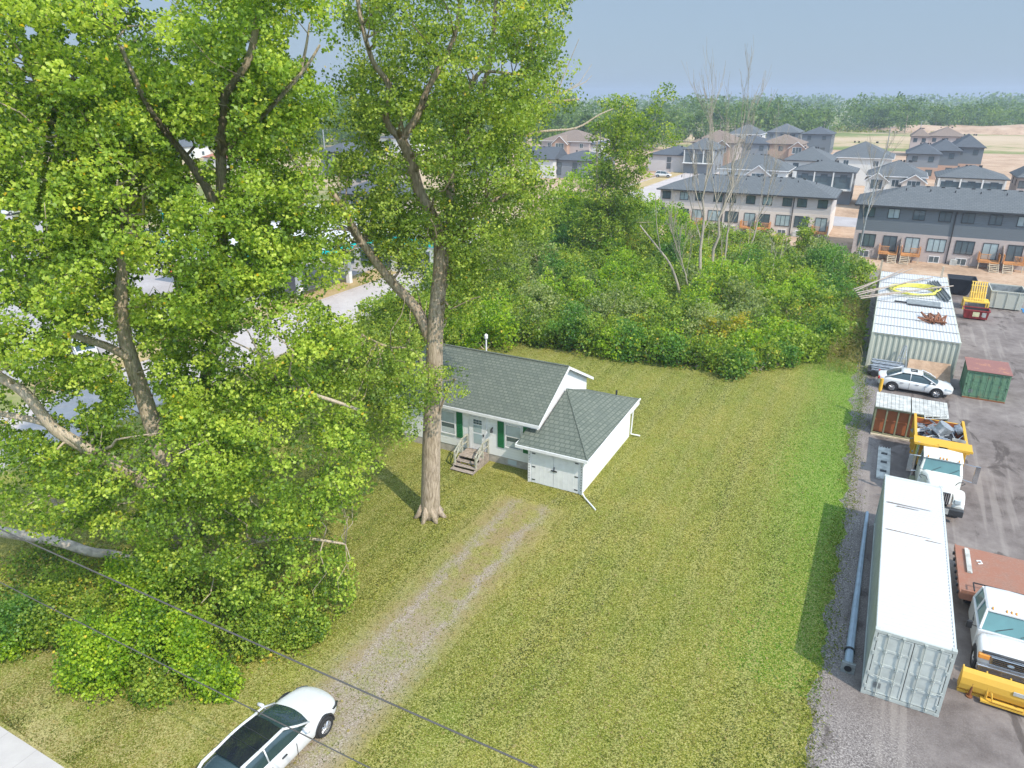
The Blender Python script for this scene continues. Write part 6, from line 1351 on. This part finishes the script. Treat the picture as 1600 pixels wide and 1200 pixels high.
T = thing('bare_branch', 'long dark bare branch reaching right from the centre tree crown', 'branch', tuple(C(850, 205, 33.5)))
O = C(850, 205, 33.5); mb = MB(); P = [C(px, py, 33.5)-O for px, py in ((790, 215), (850, 205), (900, 200), (935, 180), (958, 170))]; limb(mb, P, .06, .02, 6)
for a, b in (((905, 130), (925, 100)), ((880, 120), (905, 60)), ((915, 128), (925, 118))): mb.tube([C(870, 150, 33.4)-O, C(*a, 33.4)-O, C(*b, 33.4)-O], [.03, .02, .01], 4)
mb.build('stem', 'bark_dark', T)
# slender leafy trees at the centre
b = G(962, 430); Y = b.dot(_FH)
ells = [((*C(px, py, Y),), (r, r, r*1.1)) for px, py, r in ((965, 180, 2.2), (985, 215, 2.6), (940, 215, 1.6), (970, 260, 3), (955, 310, 3.2), (950, 360, 3.6), (1040, 150, 1.2), (1025, 170, 1.2), (1050, 208, 1.3), (1015, 205, 1.2), (995, 340, 2.2), (930, 350, 2.6))]
tree('slender_tree', 'tall slender leafy tree at centre reaching up to the skyline', 'tree', b, [([b, C(955, 380, Y), C(950, 300, Y), C(962, 220, Y), C(975, 160, Y)], .22, .06), ([C(952, 320, Y), C(985, 250, Y), C(1015, 200, Y), C(1042, 150, Y)], .1, .03), ([C(953, 340, Y), C(935, 280, Y), C(934, 190, Y)], .09, .05)], ells, None, [], 1.1, .75, 36, .22, 'leaf_shrub', 'bark_dark', ntw=60)
b = G(918, 400); Y = b.dot(_FH)
ells = [((*C(px, py, Y),), (r, r, r)) for px, py, r in ((905, 300, 2.6), (880, 330, 3.2), (915, 350, 3.4), (860, 370, 3.4), (925, 265, 1.8))]
tree('leafy_tree', 'shorter leafy tree left of the slender one', 'tree', b, [([b, C(912, 350, Y), C(905, 280, Y)], .2, .06)], ells, None, [], 1.0, .8, 36, .22, 'leaf_lime', 'bark_dark', ntw=40)
for px in (933, 940):
    b = G(px, 430); Y = b.dot(_FH); T = thing('bare_tree', 'thin pale branchless tree %s slender leafy tree' % ('left of the' if px < 936 else 'closest to the'), 'tree', tuple(b)); mb = MB(); mb.tube([(0, 0, 0), C(px, 330, Y)-b, C(px-2, 200, Y)-b], [.14, .1, .05], 6); mb.build('stem', 'bark_dead', T)
# ---------------------------------------------------------------- woodland on the horizon
def wood(name, label, cens, per, size, mat='leaf_far'):
    Ps, Ts = [], []
    for (x, y, h, r) in cens:
        n = per; c = ball(16, .3)*np.array([r*.85, r*.85, h*.46])+np.array([x, y, h*.5]); P, t = clumps(c, np.full(16, r*.5), max(4, n//16), .8, (rng.random(16))*.6); Ps.append(P); Ts.append(t)
    P = np.concatenate(Ps); k = P[:, 2] > 0; tag(leaves(name, P[k], size, np.concatenate(Ts)[k], mat, None, up=.8), label, 'woodland', None, 'stuff')
def fw(px, Y): d = ray(px, 300); d = Vector((d.x, d.y, 0)); return d*(Y/d.dot(_FH))
cs = []
for i in range(560):                          # continuous far belt
    px = random.uniform(-150, 1750); Y = random.uniform(440, 620) if px > 1290 else random.uniform(380, 620); p = fw(px, Y); h = random.uniform(11.5, 19.5)+(3.5 if px < 1000 else 0)*random.random(); h *= 1+.13*math.sin(px/41)+.1*math.sin(px/17+1); cs.append((p.x, p.y, h, random.uniform(5, 8)))
wood('far_woodland', 'continuous belt of green trees along the skyline', cs, 190, 1.5)
cs = []
for i in range(240): px = random.uniform(-150, 1060); p = fw(px, random.uniform(290, 420)); cs.append((p.x, p.y, random.uniform(11, 16.5), random.uniform(4.5, 7.5)))
wood('near_woodland', 'belt of green trees right behind the houses left of centre', cs, 220, 1.2)
cs = []
for i in range(260): px = random.uniform(-150, 1750); p = fw(px, random.uniform(900, 1400)); cs.append((p.x, p.y, random.uniform(15, 21), random.uniform(14, 22)))
wood('distant_woodland', 'bluish farthest trees on the horizon', cs, 60, 4.5)
TR = [(p, random.uniform(290, 370), random.uniform(13, 17), random.uniform(4.5, 6.5)) for p in (150, 330, 372, 420, 545, 575, 800, 845, 880, 915, 1015, 1060, 1085)]+[(p, random.uniform(395, 430), random.uniform(15, 19), random.uniform(5, 7)) for p in (1115, 1140, 1165, 1195, 1222, 1248, 1272)]+[(p, random.uniform(430, 500), random.uniform(15.5, 19), random.uniform(6, 8)) for p in (1345, 1395, 1440, 1480, 1530, 1590)]
TR += [(p, random.uniform(120, 170), random.uniform(6, 9), random.uniform(3, 4.2)) for p in (45, 130, 175, 245, 345, 430, 455)]
for (px, Y, h, r) in TR:
    p = fw(px, Y); far = Y > 250; T = thing('broadleaf_tree', 'broad green tree standing before the far woodland' if far else 'smaller round tree glimpsed beyond the street at left', 'tree', (p.x, p.y, 0), 0, 'trees before the far woodland' if far else 'street side trees at left')
    mb = MB(); mb.tube([(0, 0, 0), (0, 0, h*.6)], [.35, .15], 6); mb.build('trunk', 'bark_dark', T)
    c = ball(34, .3)*np.array([r*.85, r*.85, h*.42])+np.array([0, 0, h*.52]); P, t = clumps(c, np.full(34, r*.36), 26, .8); leaves('crown', P, 1.0 if far else .5, t, 'leaf_far' if far else 'leaf_shrub', T, up=.8)
n = 26000; P = np.stack([rng.uniform(-60, 420, n), rng.uniform(380, 560, n), rng.uniform(.1, 1.0, n)], 1); x, y = PX(P); P = P[(x > 1290) & (x < 1620) & (y < 206)]
tag(leaves('meadow_scrub', P, 1.2, rng.random(len(P)), 'leaf_grass', None, up=.8), 'rough green scrub of the far field', 'scrub', None, 'stuff')
# ---------------------------------------------------------------- hazy air
if HAZE:
    mb = MB(); mb.box(-2600, 1700, -300, 2600, -1.2, 42)
    t = NT('air'); t.t.nodes.remove(t.p); v = t.n('VolumePrincipled'); v.inputs['Color'].default_value = (.72, .82, 1, 1); v.inputs['Density'].default_value = HAZE; v.inputs['Anisotropy'].default_value = .2
    t.l(v.outputs[0], t.out.inputs['Volume']); M['air'] = t.mat
    o = tag(mb.build('haze', 'air'), None, None, None, 'stuff')
